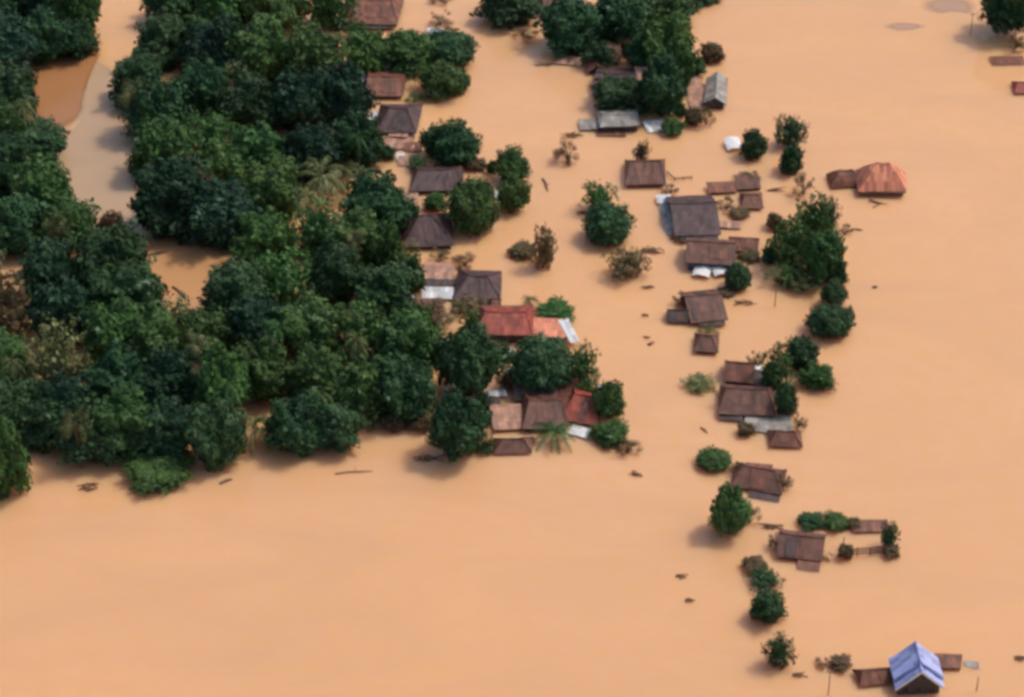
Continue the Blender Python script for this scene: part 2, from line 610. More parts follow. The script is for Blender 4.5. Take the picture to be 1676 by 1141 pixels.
def trunk_mesh(seed):
    rnd = random.Random(seed)
    mb = MB()
    lean = Vector((rnd.uniform(-.12, .12), rnd.uniform(-.12, .12), 0))
    mb.tube([Vector((0, 0, -.35)), lean * .3 + Vector((0, 0, .25)), lean * .8 + Vector((0, 0, .7)), lean + Vector((0, 0, 1.15))], [.11, .085, .065, .03], 8)
    for k in range(5):
        a = k * 1.257 + rnd.uniform(-.3, .3)
        z0 = rnd.uniform(.4, .8)
        d = Vector((math.cos(a), math.sin(a), 0))
        mb.tube([lean * z0 + Vector((0, 0, z0)), lean * z0 + d * .25 + Vector((0, 0, z0 + .16)), d * .58 + Vector((0, 0, z0 + .42))], [.05, .035, .012], 6)
    return mb.mesh('trunk')


TRUNKS = [trunk_mesh(s) for s in (31, 32, 33)]
for t_ in TRUNKS: t_.materials.append(BARK)

rt = random.Random(77)
NAMES = {'round': 'broadleaf_tree', 'dome': 'broadleaf_tree', 'tall': 'tall_tree', 'clump': 'broadleaf_tree',
         'loose': 'leafy_tree', 'ragged': 'shrub', 'frond': 'palm_tree'}


def tree(x0, y0, x1, y1, tone, kind, label, group=None, name=None, cat=None, lift=0.0):
    """A tree whose crown fills the given outline in the photograph; flooded, so its crown reaches the water."""
    cx, cy = (x0 + x1) / 2, (y0 + y1) / 2
    p = at(cx, y1)
    for _ in range(4):
        s = scale_at(p)
        sn, cs = sin_at(p)
        r = (x1 - x0) / 2 / s
        hh = (y1 - y0) / 2 / s
        a = math.sqrt(max((hh * hh - (r * sn) ** 2), (.28 * r * cs) ** 2)) / cs
        a = min(a, 2.4 * r)
        p = at(cx, cy, a * .94 + lift)
    root = empty(name or NAMES[kind], (p.x, p.y, 0), 0, (r, r, a))
    me = rt.choice(CR_MESH[kind])
    c = bpy.data.objects.new('crown', me)
    c.parent = root
    up = (a * .94 + lift) / a
    c.location = (0, 0, up)
    c.rotation_euler = (0, 0, rt.uniform(0, 6.28))
    col.objects.link(c)
    c.material_slots[0].link = 'OBJECT'
    c.material_slots[0].material = FOL[tone]
    if kind != 'ragged' or lift:
        t = bpy.data.objects.new('trunk', rt.choice(TRUNKS))
        t.parent = root
        t.rotation_euler = (0, 0, rt.uniform(0, 6.28))
        ts = min(1.0, 1.3 / r) if kind == 'frond' else 1.0
        t.scale = (ts, ts, up)
        col.objects.link(t)
    ct = cat or ('shrub' if kind == 'ragged' else 'palm' if kind == 'frond' else 'tree')
    tag(root, label, ct, group)
    return root


# ------------------------------------------------------------------ houses
def house(label, cx, cy, wpx, dpx, ridge='x', rise=2.0, eave=1.0, rot=0.0, roof='brown', wall='wood',
          hip=None, name='house', cat='house', over=.5, windows=0, cap=True, bulge=0.0, porch=None, group=None, fascia=True):
    """wpx, dpx: the eave rectangle's extent across and up the photograph, centred on (cx, cy)."""
    rise *= 1.02
    dpx *= 1.1
    eave = eave * 1.15 + .15
    p = at(cx, cy, eave)
    s = scale_at(p); sn, cs = sin_at(p)
    LX, LY = wpx / s, dpx / (s * sn)
    rnd = random.Random(int(cx * 7 + cy * 13))
    if hip is None: hip = 0.0 if ridge == 'y' else rnd.choice((0.0, 0.0, .3, .45))
    root = empty(name, (p.x, p.y, 0), R(rot))
    if ridge == 'x': A, B = LX, LY
    else: A, B = LY, LX
    M = Matrix.Rotation(R(90), 3, 'Z') if ridge == 'y' else Matrix.Identity(3)
    a, b = A / 2, B / 2
    h = hip * min(a, b)
    z0, z1 = eave, eave + rise
    sag = rnd.uniform(.05, .32) if a > 2.5 else .05
    k1, k2, k3, k4, k5 = [rnd.uniform(-1, 1) for _ in range(5)]
    def T(x, y, z):                                       # settled frame: skewed plan, unlevel eaves and ridge
        u, v = x / a, y / b
        return M @ Vector((x * (1 + .05 * k1 * v) + .04 * k2 * a * v, y * (1 + .08 * k3 * u) + .03 * k5 * b * u, z + .16 * k4 * u))
    mb = MB()
    nu = max(4, int(A / 1.1)); nv = max(3, int(B / 2.4))
    mb.slope(T(-a, -b, z0), T(a, -b, z0), T(a - h, 0, z1), T(-a + h, 0, z1), nu, nv, rnd=rnd, sag=sag, bulge=bulge)
    mb.slope(T(a, b, z0), T(-a, b, z0), T(-a + h, 0, z1), T(a - h, 0, z1), nu, nv, rnd=rnd, sag=sag, bulge=bulge)
    if h > 0:
        mb.slope(T(a, -b, z0), T(a, b, z0), T(a - h, 0.01, z1), T(a - h, -0.01, z1), max(3, int(B / 1.4)), nv, rnd=rnd, bulge=bulge)
        mb.slope(T(-a, b, z0), T(-a, -b, z0), T(-a + h, -0.01, z1), T(-a + h, 0.01, z1), max(3, int(B / 1.4)), nv, rnd=rnd, bulge=bulge)
    ro = mb.build('roof', RF[roof], root)
    if cap:
        m2 = MB()
        n = max(2, int(A / 1.5))
        pts = [T(-a + h + (2 * (a - h)) * i / n, 0, z1 + .05 + rnd.uniform(-.03, .03) - sag * math.sin(math.pi * i / n)) for i in range(n + 1)]
        m2.tube(pts, [.14] * len(pts), 6)
        if h > 0:
            for sx in (-1, 1):
                for sy in (-1, 1):
                    m2.tube([T(sx * (a - h), 0, z1 + .05), T(sx * a, sy * b, z0 + .05)], [.11, .11], 6)
        m2.build('ridge_cap', RF[roof], ro)
    if fascia:
        for sy in (-1, 1):
            m3 = MB()
            q = [T(x, sy * (b - .12), z0 - .16) for x in (-a + .1, a - .1)]
            m3.box((q[0] + q[1]) / 2, (abs(q[1].x - q[0].x) + .06, abs(q[1].y - q[0].y) + .06, .16))
            m3.build('fascia', WOOD, ro)
    # replaced or slipped roof sheets, and an older lower roof along the front of some houses
    RN = {'purple': ('brown', 'purple', 'dark', 'purple'), 'brown': ('rust', 'purple', 'brown'), 'rust': ('brown', 'rust'),
          'red': ('rust', 'brown'), 'dark': ('purple', 'brown'), 'orange': ('rust',), 'blue': (), 'grey': ()}.get(roof, ())
    for k in range(rnd.choice((1, 2, 2, 3)) if RN and b > 1.2 else 0):
        sy = rnd.choice((-1, -1, 1))
        v0 = rnd.uniform(.0, .25); v1 = rnd.uniform(.7, .96)
        lim = a - h * v1 - .6
        pw = rnd.uniform(.35, .8) * rnd.choice((1, 1, 2))
        if lim < pw: continue
        x = rnd.uniform(-lim + pw, lim - pw) if lim > pw + .1 else 0
        P = lambda xx, v: T(xx, sy * b * (1 - v), z0 + rise * v + .11 + .03 * rnd.random() - .8 * sag * v)
        sk = rnd.uniform(-.25, .25)
        m5 = MB()
        m5.slope(P(x - pw, v0), P(x + pw, v0), P(x + pw + sk, v1), P(x - pw + sk, v1), 3, 2, .04, .02, rnd)
        m5.build('roof_patch', RF[rnd.choice(RN)], ro)
    if porch:
        fx, wx, dp, pm = porch
        m6 = MB()
        x0, x1 = (fx - wx) * a, (fx + wx) * a
        zc = z0 - .22
        m6.slope(T(x0, -b - dp, zc - .28 * dp), T(x1, -b - dp, zc - .28 * dp), T(x1, -b + .35, zc), T(x0, -b + .35, zc), max(3, int((x1 - x0))), 3, rnd=rnd)
        m6.build('porch_roof', RF[pm], root)
        for x in (x0 + .3, x1 - .3):
            m7 = MB(); m7.tube([T(x, -b - dp + .3, -1), T(x, -b - dp + .3, zc - .28 * dp)], [.08, .08], 6)
            m7.build('porch_post', WOOD, root)
    # walls with gable ends
    wa, wb = a - over, b - over
    if wa > .4 and wb > .4:
        zt = z0 + rise * (over / b) - .14
        m4 = MB()
        c4 = [(-wa, -wb), (wa, -wb), (wa, wb), (-wa, wb)]
        for (xa, ya), (xb, yb) in zip(c4, c4[1:] + c4[:1]):
            if xa == xb and h == 0:
                m4.face([T(xa, ya, -1.2), T(xb, yb, -1.2), T(xb, yb, zt), T(xa, 0, z1 - .16), T(xa, ya, zt)])
            else:
                m4.face([T(xa, ya, -1.2), T(xb, yb, -1.2), T(xb, yb, zt), T(xa, ya, zt)])
        m4.build('wall', WALLM[wall], root)
        for k in range(windows):
            f = (k + .5) / windows * 2 - 1
            if ridge == 'x':
                c0 = Vector((f * wa * .8, -wb, 0))
            else:
                c0 = Vector((f * LX / 2 * .6, -wa, 0))
            hz = max(.35, eave * .55)
            fr = MB()
            zc = max(.45, eave * .5)
            for sx in (-1, 1): fr.box(c0 + Vector((sx * .52, -.04, zc)), (.1, .1, hz + .1))
            for sz in (-1, 1): fr.box(c0 + Vector((0, -.045, zc + sz * hz / 2)), (1.14, .1, .1))
            wo = fr.build('window', WOOD, root)
            pn = MB(); pn.box(c0 + Vector((0, -.02, zc)), (.94, .03, hz - .1))
            pn.build('pane', PANE, wo)
    tag(root, label, cat, group)
    return root


def lean_roof(label, cx, cy, wpx, dpx, z_front=.6, z_back=1.4, rot=0.0, roof='brown', name='shed', cat='shed', posts=True, side=0.0, group=None, wall=None):
    """Single-pitch roof on posts."""
    p = at(cx, cy, (z_front + z_back) / 2)
    s = scale_at(p); sn, cs = sin_at(p)
    a, b = wpx / s / 2, dpx / (s * sn) / 2
    rnd = random.Random(int(cx * 3 + cy * 5))
    root = empty(name, (p.x, p.y, 0), R(rot))
    mb = MB()
    side += rnd.uniform(-.12, .12)
    root.rotation_euler.z += R(rnd.uniform(-4, 4))
    k = [rnd.uniform(-.12, .12) for _ in range(4)]
    mb.slope((-a * (1 + k[0]), -b * (1 + k[1]), z_front - side), (a * (1 + k[2]), -b, z_front + side), (a * (1 - k[2]), b, z_back + side), (-a * (1 + k[3]), b * (1 - k[1]), z_back - side), max(3, int(a * 2)), max(2, int(b)), rnd=rnd)
    mb.build('roof', RF[roof], root)
    if posts:
        for sx in (-1, 1):
            for sy, zz in ((-1, z_front), (1, z_back)):
                q = MB()
                x, y = sx * a * .88, sy * b * .85
                q.tube([(x, y, -1.0), (x + rnd.uniform(-.05, .05), y, zz + sx * side - .1)], [.08, .07], 6)
                q.build('post', WOOD, root)
    if wall:
        m4 = MB()
        m4.box((0, -b * .8, (z_front - .25 - side - 1) / 2), (a * 1.8, .1, z_front + .75 - side))
        m4.build('wall', WALLM[wall], root)
    tag(root, label, cat, group)
    return root


def sticks(label, px, py, wpx, hpx, name='driftwood', cat='driftwood', n=9, rad=.11, leafy=0, tone='b', group=None):
    """A tangle of flood-borne branches lying in the water."""
    p = at(px, py)
    s = scale_at(p)
    rnd = random.Random(int(px * 11 + py))
    root = empty(name, (p.x, p.y, 0))
    W, D = wpx / s, hpx / s
    mb = MB()
    for k in range(n):
        a = rnd.gauss(0, .5) + (math.pi if rnd.random() < .5 else 0)
        L = W * rnd.uniform(.4, .95)
        c = Vector((rnd.uniform(-.2, .2) * W, rnd.uniform(-.4, .4) * D, rnd.uniform(-.02, .3)))
        d = Vector((math.cos(a), math.sin(a) * .8, rnd.uniform(-.05, .25)))
        b = Vector((rnd.uniform(-.2, .2), rnd.uniform(-.2, .2), rnd.uniform(0, .2)))
        mb.tube([c - d * L / 2, c + b, c + d * L / 2], [rad * rnd.uniform(.7, 1.3), rad, rad * .4], 6)
    mb.build('branch', DRIFT, root)
    if leafy:
        lf = MB()
        for k in range(leafy):
            q = Vector((rnd.gauss(0, .22) * W, rnd.gauss(0, .3) * D, abs(rnd.gauss(0, .35)) + .05))
            leaf(lf, q, Vector((rnd.uniform(-.6, .6), rnd.uniform(-.6, .6), 1)), rnd, .5, rnd.random())
        lf.build('foliage', FOL[tone], root)
    tag(root, label, cat, group)
    return root


def log(label, x0, y0, x1, y1, r0=.22, name='log'):
    a, b = at(x0, y0, .05), at(x1, y1, .12)
    root = empty(name, ((a + b) / 2).to_tuple()[:2] + (0,))
    o = root.location
    d = b - a
    side = Vector((-d.y, d.x, 0)).normalized()
    mb = MB()
    mb.tube([a - o, a.lerp(b, .35) + side * d.length * .04 - o, a.lerp(b, .7) + Vector((0, 0, .1)) - o, b - o], [r0, r0 * .95, r0 * .75, r0 * .4], 8)
    mb.build('stem', DRIFT, root)
    m2 = MB()
    m = a.lerp(b, .55) - o
    m2.tube([m, m + side * d.length * .16 + Vector((0, 0, .35))], [r0 * .4, r0 * .15], 6)
    m2.build('branch_stub', DRIFT, root)
    tag(root, label, 'log')
    return root


def pole(label, x, ybase, ytop, r=.09, name='utility_pole', arm=True):
    p = at(x, ybase)
    s = scale_at(p); sn, cs = sin_at(p)
    H = (ybase - ytop) / s / cs
    root = empty(name, p)
    mb = MB(); mb.tube([(0, 0, -1), (.03, 0, H * .5), (0, .05, H)], [r * 1.1, r, r * .75], 8)
    mb.build('shaft', WOOD, root)
    if arm:
        m2 = MB(); m2.box((0, .03, H - .35), (1.3, .1, .12))
        m2.build('crossarm', WOOD, root)
    tag(root, label, 'pole')
    return root



# ------------------------------------------------------------------ houses of the village, tree side
house('long dark red roofed house at the top edge of the photo behind trees', 611, 14, 92, 42, 'x', 2.4, 1.2, -3, 'rust', 'dark', hip=.35, porch=(0, .9, 1.6, 'dark'))
house('rust brown roofed house half under trees, above the purple hip roof', 630, 137, 66, 34, 'x', 1.9, .9, -2, 'rust', 'dark', hip=.2)
house('dark purple hip roofed house with a rust back slope, beside the forest edge', 653, 193, 68, 40, 'x', 2.6, 1.4, -4, 'purple', 'pale', hip=.6, windows=2, porch=(.1, .5, 1.2, 'tan'))
lean_roof('pale broken lean-to in front of the dark purple hip roof', 650, 233, 54, 18, .4, .9, 3, 'tan', wall='dark')
house('plum brown roofed house squeezed between round tree and dark tree', 716, 291, 84, 36, 'x', 2.1, .9, 2, 'purple', 'dark')
house('big dark plum house leaning against the big round green tree', 698, 376, 84, 46, 'x', 3.6, 1.0, 4, 'purple', 'dark', hip=.75)
lean_roof('small pinkish flat roof with a dark rim, beside the slate purple house', 718, 444, 50, 22, .7, 1.3, 2, 'tan', name='hut', cat='hut', wall='dark')
lean_roof('white sheet metal roof low over water beside the slate purple house', 717, 479, 52, 16, .5, .9, -2, 'white', wall='dark')
house('slate purple hip roofed house at the water lane bend', 783, 466, 74, 42, 'x', 2.2, .9, -3, 'purple', 'dark', hip=.6, porch=(.1, .75, 1.3, 'dark'))
lean_roof('dull brown low roof among bushes below the white sheet metal roof', 695, 502, 62, 24, .4, 1.0, 5, 'brown', wall='dark')
house('bright red roofed house with a dark veranda front', 828, 524, 90, 42, 'x', 2.0, 1.9, 0, 'red', 'dark', windows=3)
lean_roof('orange brown side roof joined beside the bright red roof', 901, 536, 56, 26, 1.2, 1.9, -6, 'orange', wall='rust')
lean_roof('small brilliant white roof sheet at the end of the orange roof', 931, 541, 17, 34, 1.2, 1.9, 18, 'white', name='roof_shelter', cat='shelter')
lean_roof('pale grey low roof in the yard below the bright red house', 820, 577, 44, 14, .6, 1.0, 0, 'grey', wall='dark')
house('charcoal roofed house under the wide dark round tree', 876, 635, 72, 34, 'x', 1.8, .9, 0, 'dark', 'dark')
house('maroon brown roofed house between tan roof and red roof', 893, 672, 76, 52, 'x', 2.4, .9, 0, 'brown', 'dark')
house('red roofed house with pale verges beside the maroon brown house', 957, 665, 58, 46, 'x', 2.6, .7, -14, 'red', 'pale')
lean_roof('pinkish tan flat roof beside the maroon brown house', 831, 681, 52, 36, .8, 1.5, 3, 'tan', wall='dark')
lean_roof('little black roofed hut at the top corner of the pinkish tan roof', 806, 657, 26, 15, .9, 1.3, 0, 'dark', name='hut', cat='hut', wall='dark')
house('low brown hip roof awash in front of the pinkish tan roof', 840, 729, 64, 22, 'x', 1.6, .4, 2, 'brown', 'rust', hip=.8)
lean_roof('narrow white roof strip slanting between two front bushes', 952, 707, 40, 13, .4, .7, -24, 'white', name='roof_shelter', cat='shelter')
lean_roof('faded brown roof awash beside the front dark tree of village', 668, 692, 80, 18, .25, .7, -3, 'thatch', wall='rust')

# ------------------------------------------------------------------ houses of the upper middle cluster
house('reddish roofed house mostly hidden behind the dark round tree', 918, 10, 62, 34, 'x', 2.6, 1.0, 5, 'brown', 'dark')
lean_roof('pale ridged shelter at the water corner of the upper tree cluster', 930, 98, 46, 11, .4, .9, -8, 'tan', wall='dark')
house('tiny dark hut with pale gable lines at cluster edge', 972, 104, 30, 22, 'y', 1.4, .8, 12, 'brown', 'dark')
house('small pinkish brown roof between tiny hut and big tree', 1000, 84, 38, 28, 'x', 1.9, 1.0, -12, 'brown', 'rust')
house('plum roofed house shadowed by dark trees behind the grey metal shed', 1008, 134, 68, 40, 'x', 2.2, .9, -6, 'purple', 'dark')
lean_roof('pinkish tan roof patch glimpsed in the upper tree cluster', 1058, 120, 36, 18, 2.6, 3.2, 0, 'tan', wall='rust')
house('long grey metal roofed shed with a dark open front', 1012, 193, 66, 24, 'x', 1.0, 1.5, 2, 'grey', 'dark', group=None, name='shed', cat='shed')
lean_roof('small grey flat roof attached beside the long grey metal shed', 965, 203, 32, 16, .6, .8, 4, 'grey', wall='dark')
lean_roof('pale upright roof sheet between tree cluster and grey gable', 1137, 146, 28, 66, .4, .7, 0, 'tan', name='roof_shelter', cat='shelter', side=.2)
house('grey gabled house with a black open front by open water', 1172, 148, 34, 40, 'y', 1.5, 1.2, -6, 'grey', 'dark')
lean_roof('white bits of roof in front of the upper tree cluster', 1071, 206, 34, 16, .3, .6, 10, 'white', name='roof_shelter', cat='shelter')
lean_roof('low brown roof plank under the long grey shed', 1000, 216, 46, 11, .25, .5, -4, 'brown', name='raft', cat='raft')

# ------------------------------------------------------------------ houses of the lane strip
house('grey brown roofed house with a twiggy bush behind it', 1056, 281, 66, 36, 'x', 2.7, .9, 0, 'brown', 'rust', hip=.25)
lean_roof('long brown roof behind the big charcoal roof', 1181, 306, 46, 14, .7, 1.2, 3, 'rust', wall='dark')
lean_roof('brown shed roof touching the long brown roof', 1224, 298, 40, 18, .8, 1.4, 5, 'brown', wall='dark')
house('little orange brown hut beside the big charcoal roof', 1230, 328, 36, 22, 'x', 1.4, .5, 0, 'rust', 'dark', name='hut', cat='hut', hip=.4)
house('big charcoal plum roofed house with a grey lean-to', 1134, 352, 76, 58, 'x', 3.0, 1.0, 3, 'purple', 'dark', porch=(0.05, .8, 1.6, 'dark'))
lean_roof('grey lean-to roof along the big charcoal plum house', 1094, 357, 22, 50, .3, .6, 6, 'grey', side=.25)
lean_roof('small white roof behind the grey lean-to', 1086, 325, 24, 11, .6, 1.0, 0, 'white', wall='dark')
lean_roof('thin dark plank roof jutting toward water from big charcoal house', 1193, 367, 42, 9, .5, .8, -4, 'tan', name='roof_shelter', cat='shelter', wall='dark')
house('rust and navy house with two white awnings in front', 1163, 411, 80, 36, 'x', 2.2, 1.9, -5, 'brown', 'blue', windows=2)
house('low rust roof joined beside the rust and navy house', 1217, 399, 50, 20, 'x', 1.3, .6, -6, 'rust', 'dark')
house('brown plum gabled house below the rust and navy house', 1150, 500, 62, 44, 'x', 2.4, .9, 9, 'brown', 'dark', hip=0.0, porch=(.1, .7, 1.0, 'purple'))
house('small black brown shed leaning on the brown plum gabled house', 1109, 517, 36, 18, 'x', 1.4, .5, -8, 'dark', 'dark', name='shed', cat='shed')
house('lone little square dark brown hut in the lane', 1156, 561, 40, 26, 'x', 1.7, .7, -6, 'brown', 'dark', name='hut', cat='hut', hip=.6)
house('orange brown roof behind the broad brown house', 1210, 608, 50, 30, 'x', 2.2, .9, -10, 'rust', 'dark')
lean_roof('black sagging roof between orange brown roof and broad brown roof', 1243, 617, 46, 20, .9, 1.6, -12, 'dark', wall='dark')
house('broad brown roofed house with a grey plank terrace in front', 1222, 654, 90, 42, 'x', 2.6, 1.0, -4, 'brown', 'dark', porch=(-.55, .4, 1.4, 'dark'))
lean_roof('grey plank terrace roof in front of the broad brown house', 1258, 692, 76, 28, .4, .8, -5, 'grey', name='terrace_roof', cat='shelter')
house('small brown hip roof awash beyond the grey plank terrace', 1285, 718, 54, 22, 'x', 1.8, .5, -3, 'rust', 'rust', hip=.7, name='hut', cat='hut')
house('broken brown double roofed house beside the low round bush', 1242, 782, 84, 36, 'x', 2.2, .6, -14, 'brown', 'dark', hip=.5, porch=(.35, .6, 1.6, 'purple'))
lean_roof('small torn rust roof on the back of the broken brown house', 1240, 768, 44, 16, 2.0, 2.6, -10, 'rust', name='roof_patch', cat='roof', posts=True)
house('mauve brown gabled house with a dark side beside the ring of fence', 1311, 892, 76, 40, 'x', 2.2, .7, -8, 'brown', 'rust', hip=0.0, porch=(.45, .5, 2.0, 'rust'))
lean_roof('long narrow maroon roof at the far side of fenced yard', 1424, 860, 56, 15, .5, 1.1, 2, 'rust', wall='dark')

# ------------------------------------------------------------------ houses out in open water
house('bright orange hip roofed house alone in the open water', 1442, 297, 80, 28, 'x', 4.6, 1.3, -3, 'orange', 'rust', hip=1.0, bulge=.35)
house('low brown hut beside the bright orange hip roof', 1383, 295, 54, 18, 'x', 2.6, .4, 6, 'rust', 'rust', hip=.9, bulge=.3, name='hut', cat='hut')
house('low rust brown roof beside the blue gabled house, forest side', 1434, 1106, 66, 22, 'x', 1.4, .5, 8, 'rust', 'dark', hip=.5)
lean_roof('rust brown side roof behind the blue gabled house', 1551, 1081, 46, 18, .7, 1.3, -2, 'rust', wall='dark')
lean_roof('grey white floating roof sheet beyond the blue gabled house', 1590, 1087, 24, 8, .12, .3, -16, 'grey', name='roof_sheet', cat='roof sheet', posts=False)
lean_roof('flat brown roof awash by the tall tree in the top corner', 1650, 99, 54, 12, .15, .5, 0, 'rust', name='hut', cat='hut', wall='dark')
house('tiny red brown hut at the upper edge of open water', 1672, 143, 28, 16, 'x', 1.3, .4, 0, 'red', 'rust', hip=.5, name='hut', cat='hut')


def tiered_house(label, cx, cy, wpx, dpx, rise, eave, rot):
    """Blue metal house: an upper gable roof and a lower tier reaching forward, white barge boards."""
    p = at(cx, cy, eave); s = scale_at(p); sn, cs = sin_at(p)
    a, b = wpx / s / 2, dpx / (s * sn) / 2
    rnd = random.Random(5)
    root = empty('house', (p.x, p.y, 0), R(rot))
    def tier(name, hw, y0, y1, ze, zr):
        mb = MB()
        mb.slope((-hw, y1, ze), (-hw, y0, ze), (0, y0, zr), (0, y1, zr), 7, 4, .07, .03, rnd)
        mb.slope((hw, y0, ze), (hw, y1, ze), (0, y1, zr), (0, y0, zr), 7, 4, .07, .03, rnd)
        ro = mb.build(name, RF['blue'], root)
        for sx in (-1, 1):
            m = MB(); q0 = Vector((sx * hw, y0 - .06, ze - .1)); q1 = Vector((0, y0 - .06, zr - .1))
            u = (q1 - q0); d = Vector((0, 0, .45))
            f = [q0, q1, q1 - d, q0 - d]
            m.face(f); m.face([x + Vector((0, .08, 0)) for x in f][::-1])
            m.face([f[0], f[0] + Vector((0, .08, 0)), f[1] + Vector((0, .08, 0)), f[1]]); m.face([f[3], f[2], f[2] + Vector((0, .08, 0)), f[3] + Vector((0, .08, 0))])
            m.build('barge_board', WHITE if name == 'lower_roof' else RF['blue'], ro)
        m = MB(); m.tube([(0, y0, zr + .05), (0, y1, zr + .05)], [.16, .16], 6); m.build('ridge_cap', RF['blue'], ro)
    tier('upper_roof', a, -b, b, eave, eave + rise)
    tier('lower_roof', a * .98, -b - 1.5, -b + .6, eave - .75, eave + rise - .75)
    m4 = MB()
    wa = a - .7
    for y, zz in ((-b - .9, eave - .75), (b - .5, eave)):
        m4.face([(-wa, y, -1.2), (wa, y, -1.2), (wa, y, zz + rise * .12), (0, y, zz + rise - .2), (-wa, y, zz + rise * .12)])
    for x in (-wa, wa):
        m4.face([(x, -b - .9, -1.2), (x, b - .5, -1.2), (x, b - .5, eave + .2), (x, -b, eave + .2), (x, -b, eave - .5), (x, -b - .9, eave - .5)])
    m4.build('wall', WALLM['dark'], root)
    for x in (-2.2, 0, 2.2):
        fr = MB()
        for sx in (-1, 1): fr.box((x + sx * .6, -b - .94, 1.2), (.1, .1, 1.5))
        for sz in (-1, 1): fr.box((x, -b - .94, 1.2 + sz * .7), (1.1, .1, .1))
        w_ = fr.build('window', WOOD, root)
        pn = MB(); pn.box((x, -b - .92, 1.2), (1.1, .03, 1.3)); pn.build('pane', PANE, w_)
    return tag(root, label, 'house')


tiered_house('blue metal house with a bright two tier gable roof at the bottom edge', 1499, 1094, 82, 32, 3.8, 2.7, 3)


def awning(label, cx, cy, wpx, dpx, rot):
    p = at(cx, cy, .8); s = scale_at(p); sn, cs = sin_at(p)
    a, b = wpx / s / 2, dpx / (s * sn) / 2
    root = empty('awning', (p.x, p.y, 0), R(rot))
    mb = MB()
    n = 8
    for i in range(n):
        u0, u1 = i / n * 2 - 1, (i + 1) / n * 2 - 1
        for j in range(4):
            v0, v1 = j / 4 * 2 - 1, (j + 1) / 4 * 2 - 1
            q = lambda u, v: Vector((u * a, v * b, .9 + .45 * (1 - u * u) + .25 * v + .05 * math.sin(5 * u + 3 * v)))
            P = [q(u0, v0), q(u1, v0), q(u1, v1), q(u0, v1)]
            mb.face(P); mb.face([x - Vector((0, 0, .03)) for x in P][::-1])
    mb.build('cloth', WHITE, root)
    for sx in (-1, 1):
        for sy in (-1, 1):
            m = MB(); m.tube([(sx * a * .92, sy * b * .9, -1), (sx * a * .92, sy * b * .9, .92 + .2 * sy)], [.05, .05], 6)
            m.build('post', WOOD, root)
    return tag(root, label, 'awning')


awning('white cloth awning under the navy wall, on the open lane side', 1150, 441, 28, 22, -14)
awning('white cloth awning under the navy wall, touching the dark round tree', 1177, 440, 26, 20, 14)
awning('small white awning beside the black green tree near open water', 1200, 236, 26, 16, 10)


def fence(label, pix, h=1.1, name='fence', panel=True, mat=None):
    pts = [at(*q) for q in pix]
    root = empty(name, pts[0])
    o = pts[0]
    rnd = random.Random(int(pix[0][0]))
    rails = MB()
    for a, b in zip(pts, pts[1:]):
        L = (b - a).length
        n = max(1, int(L / 1.8))
        for k in range(n + 1):
            q = a.lerp(b, k / n) - o
            m = MB(); m.tube([q + Vector((0, 0, -.8)), q + Vector((rnd.uniform(-.1, .1), 0, h * rnd.uniform(.9, 1.15)))], [.11, .09], 6)
            m.build('post', mat or WOOD, root)
        ang = math.atan2(b.y - a.y, b.x - a.x)
        rot = Matrix.Rotation(ang, 3, 'Z')
        for z in (.3, .62, .94) if panel else (.5, .9):
            rails.box((a + b) / 2 - o + Vector((0, 0, z * h)), (L, .07, .30 if panel else .16), rot)
    rails.build('rail', mat or WOOD, root)
    return tag(root, label, 'fence')


fence('brown post fence closing the yard beside the mauve brown gabled house', [(1380, 893), (1381, 912), (1424, 909), (1468, 904)], 1.8)
fence('thin twig fence trailing in water beside the grey brown house', [(1092, 285), (1104, 296), (1132, 294)], .8, panel=False)
fence('whitewashed fence running down between the dark village trees', [(718, 520), (706, 545), (712, 575), (702, 612)], 1.5, mat=WHITE)
fence('pale plank fence at the edge of forest beside open water', [(578, 668), (600, 672), (622, 668)], 1.2, mat=WALLM['pale'])

for q in (('white sheet on the forest end of the rust brown roof', 592, 127, 14, 11), ('white sheet between forest edge and dark purple hip roof', 612, 189, 14, 12),
          ('pale sheet beside the pale broken lean-to, at forest edge', 611, 231, 14, 12), ('tiny white sheet between pale broken lean-to and plum brown roof', 656, 256, 14, 9),
          ('pale sheets above the wide flat dark tree over water', 712, 52, 26, 9), ('pale sheet between big round tree and lower green tree', 814, 316, 8, 13),
          ('white curved sheet lying over the black sagging roof', 1237, 603, 22, 7), ('white sheet leaning on the water end of the broad brown house', 1264, 646, 20, 9),
          ('white scrap of sheet at the water side of big charcoal house', 1169, 351, 13, 7), ('white scrap between black brown shed and brown plum house', 1128, 505, 11, 7),
          ('white scrap at the forest side of the white metal roof', 672, 488, 13, 7), ('pale strip of sheet above the little black hut', 812, 643, 34, 8),
          ('white scrap by the lane behind the red pale-verged roof', 986, 634, 14, 8), ('white post-like sheet standing in front of charcoal roofed house', 832, 612, 8, 20),
          ('pale sheet on the forest path beside the dark red roof', 560, 32, 12, 22)):
    lean_roof(q[0], q[1], q[2], q[3], q[4], .5, .9, 0, 'white', name='roof_sheet', cat='roof sheet')
house('rust stub of a hut rising behind the bright red roof', 812, 496, 16, 12, 'x', 1.0, .9, 0, 'rust', 'rust', name='hut', cat='hut')
lean_roof('dark strip of low roof between pinkish roof and white metal roof', 722, 462, 54, 9, .4, .7, 0, 'dark')

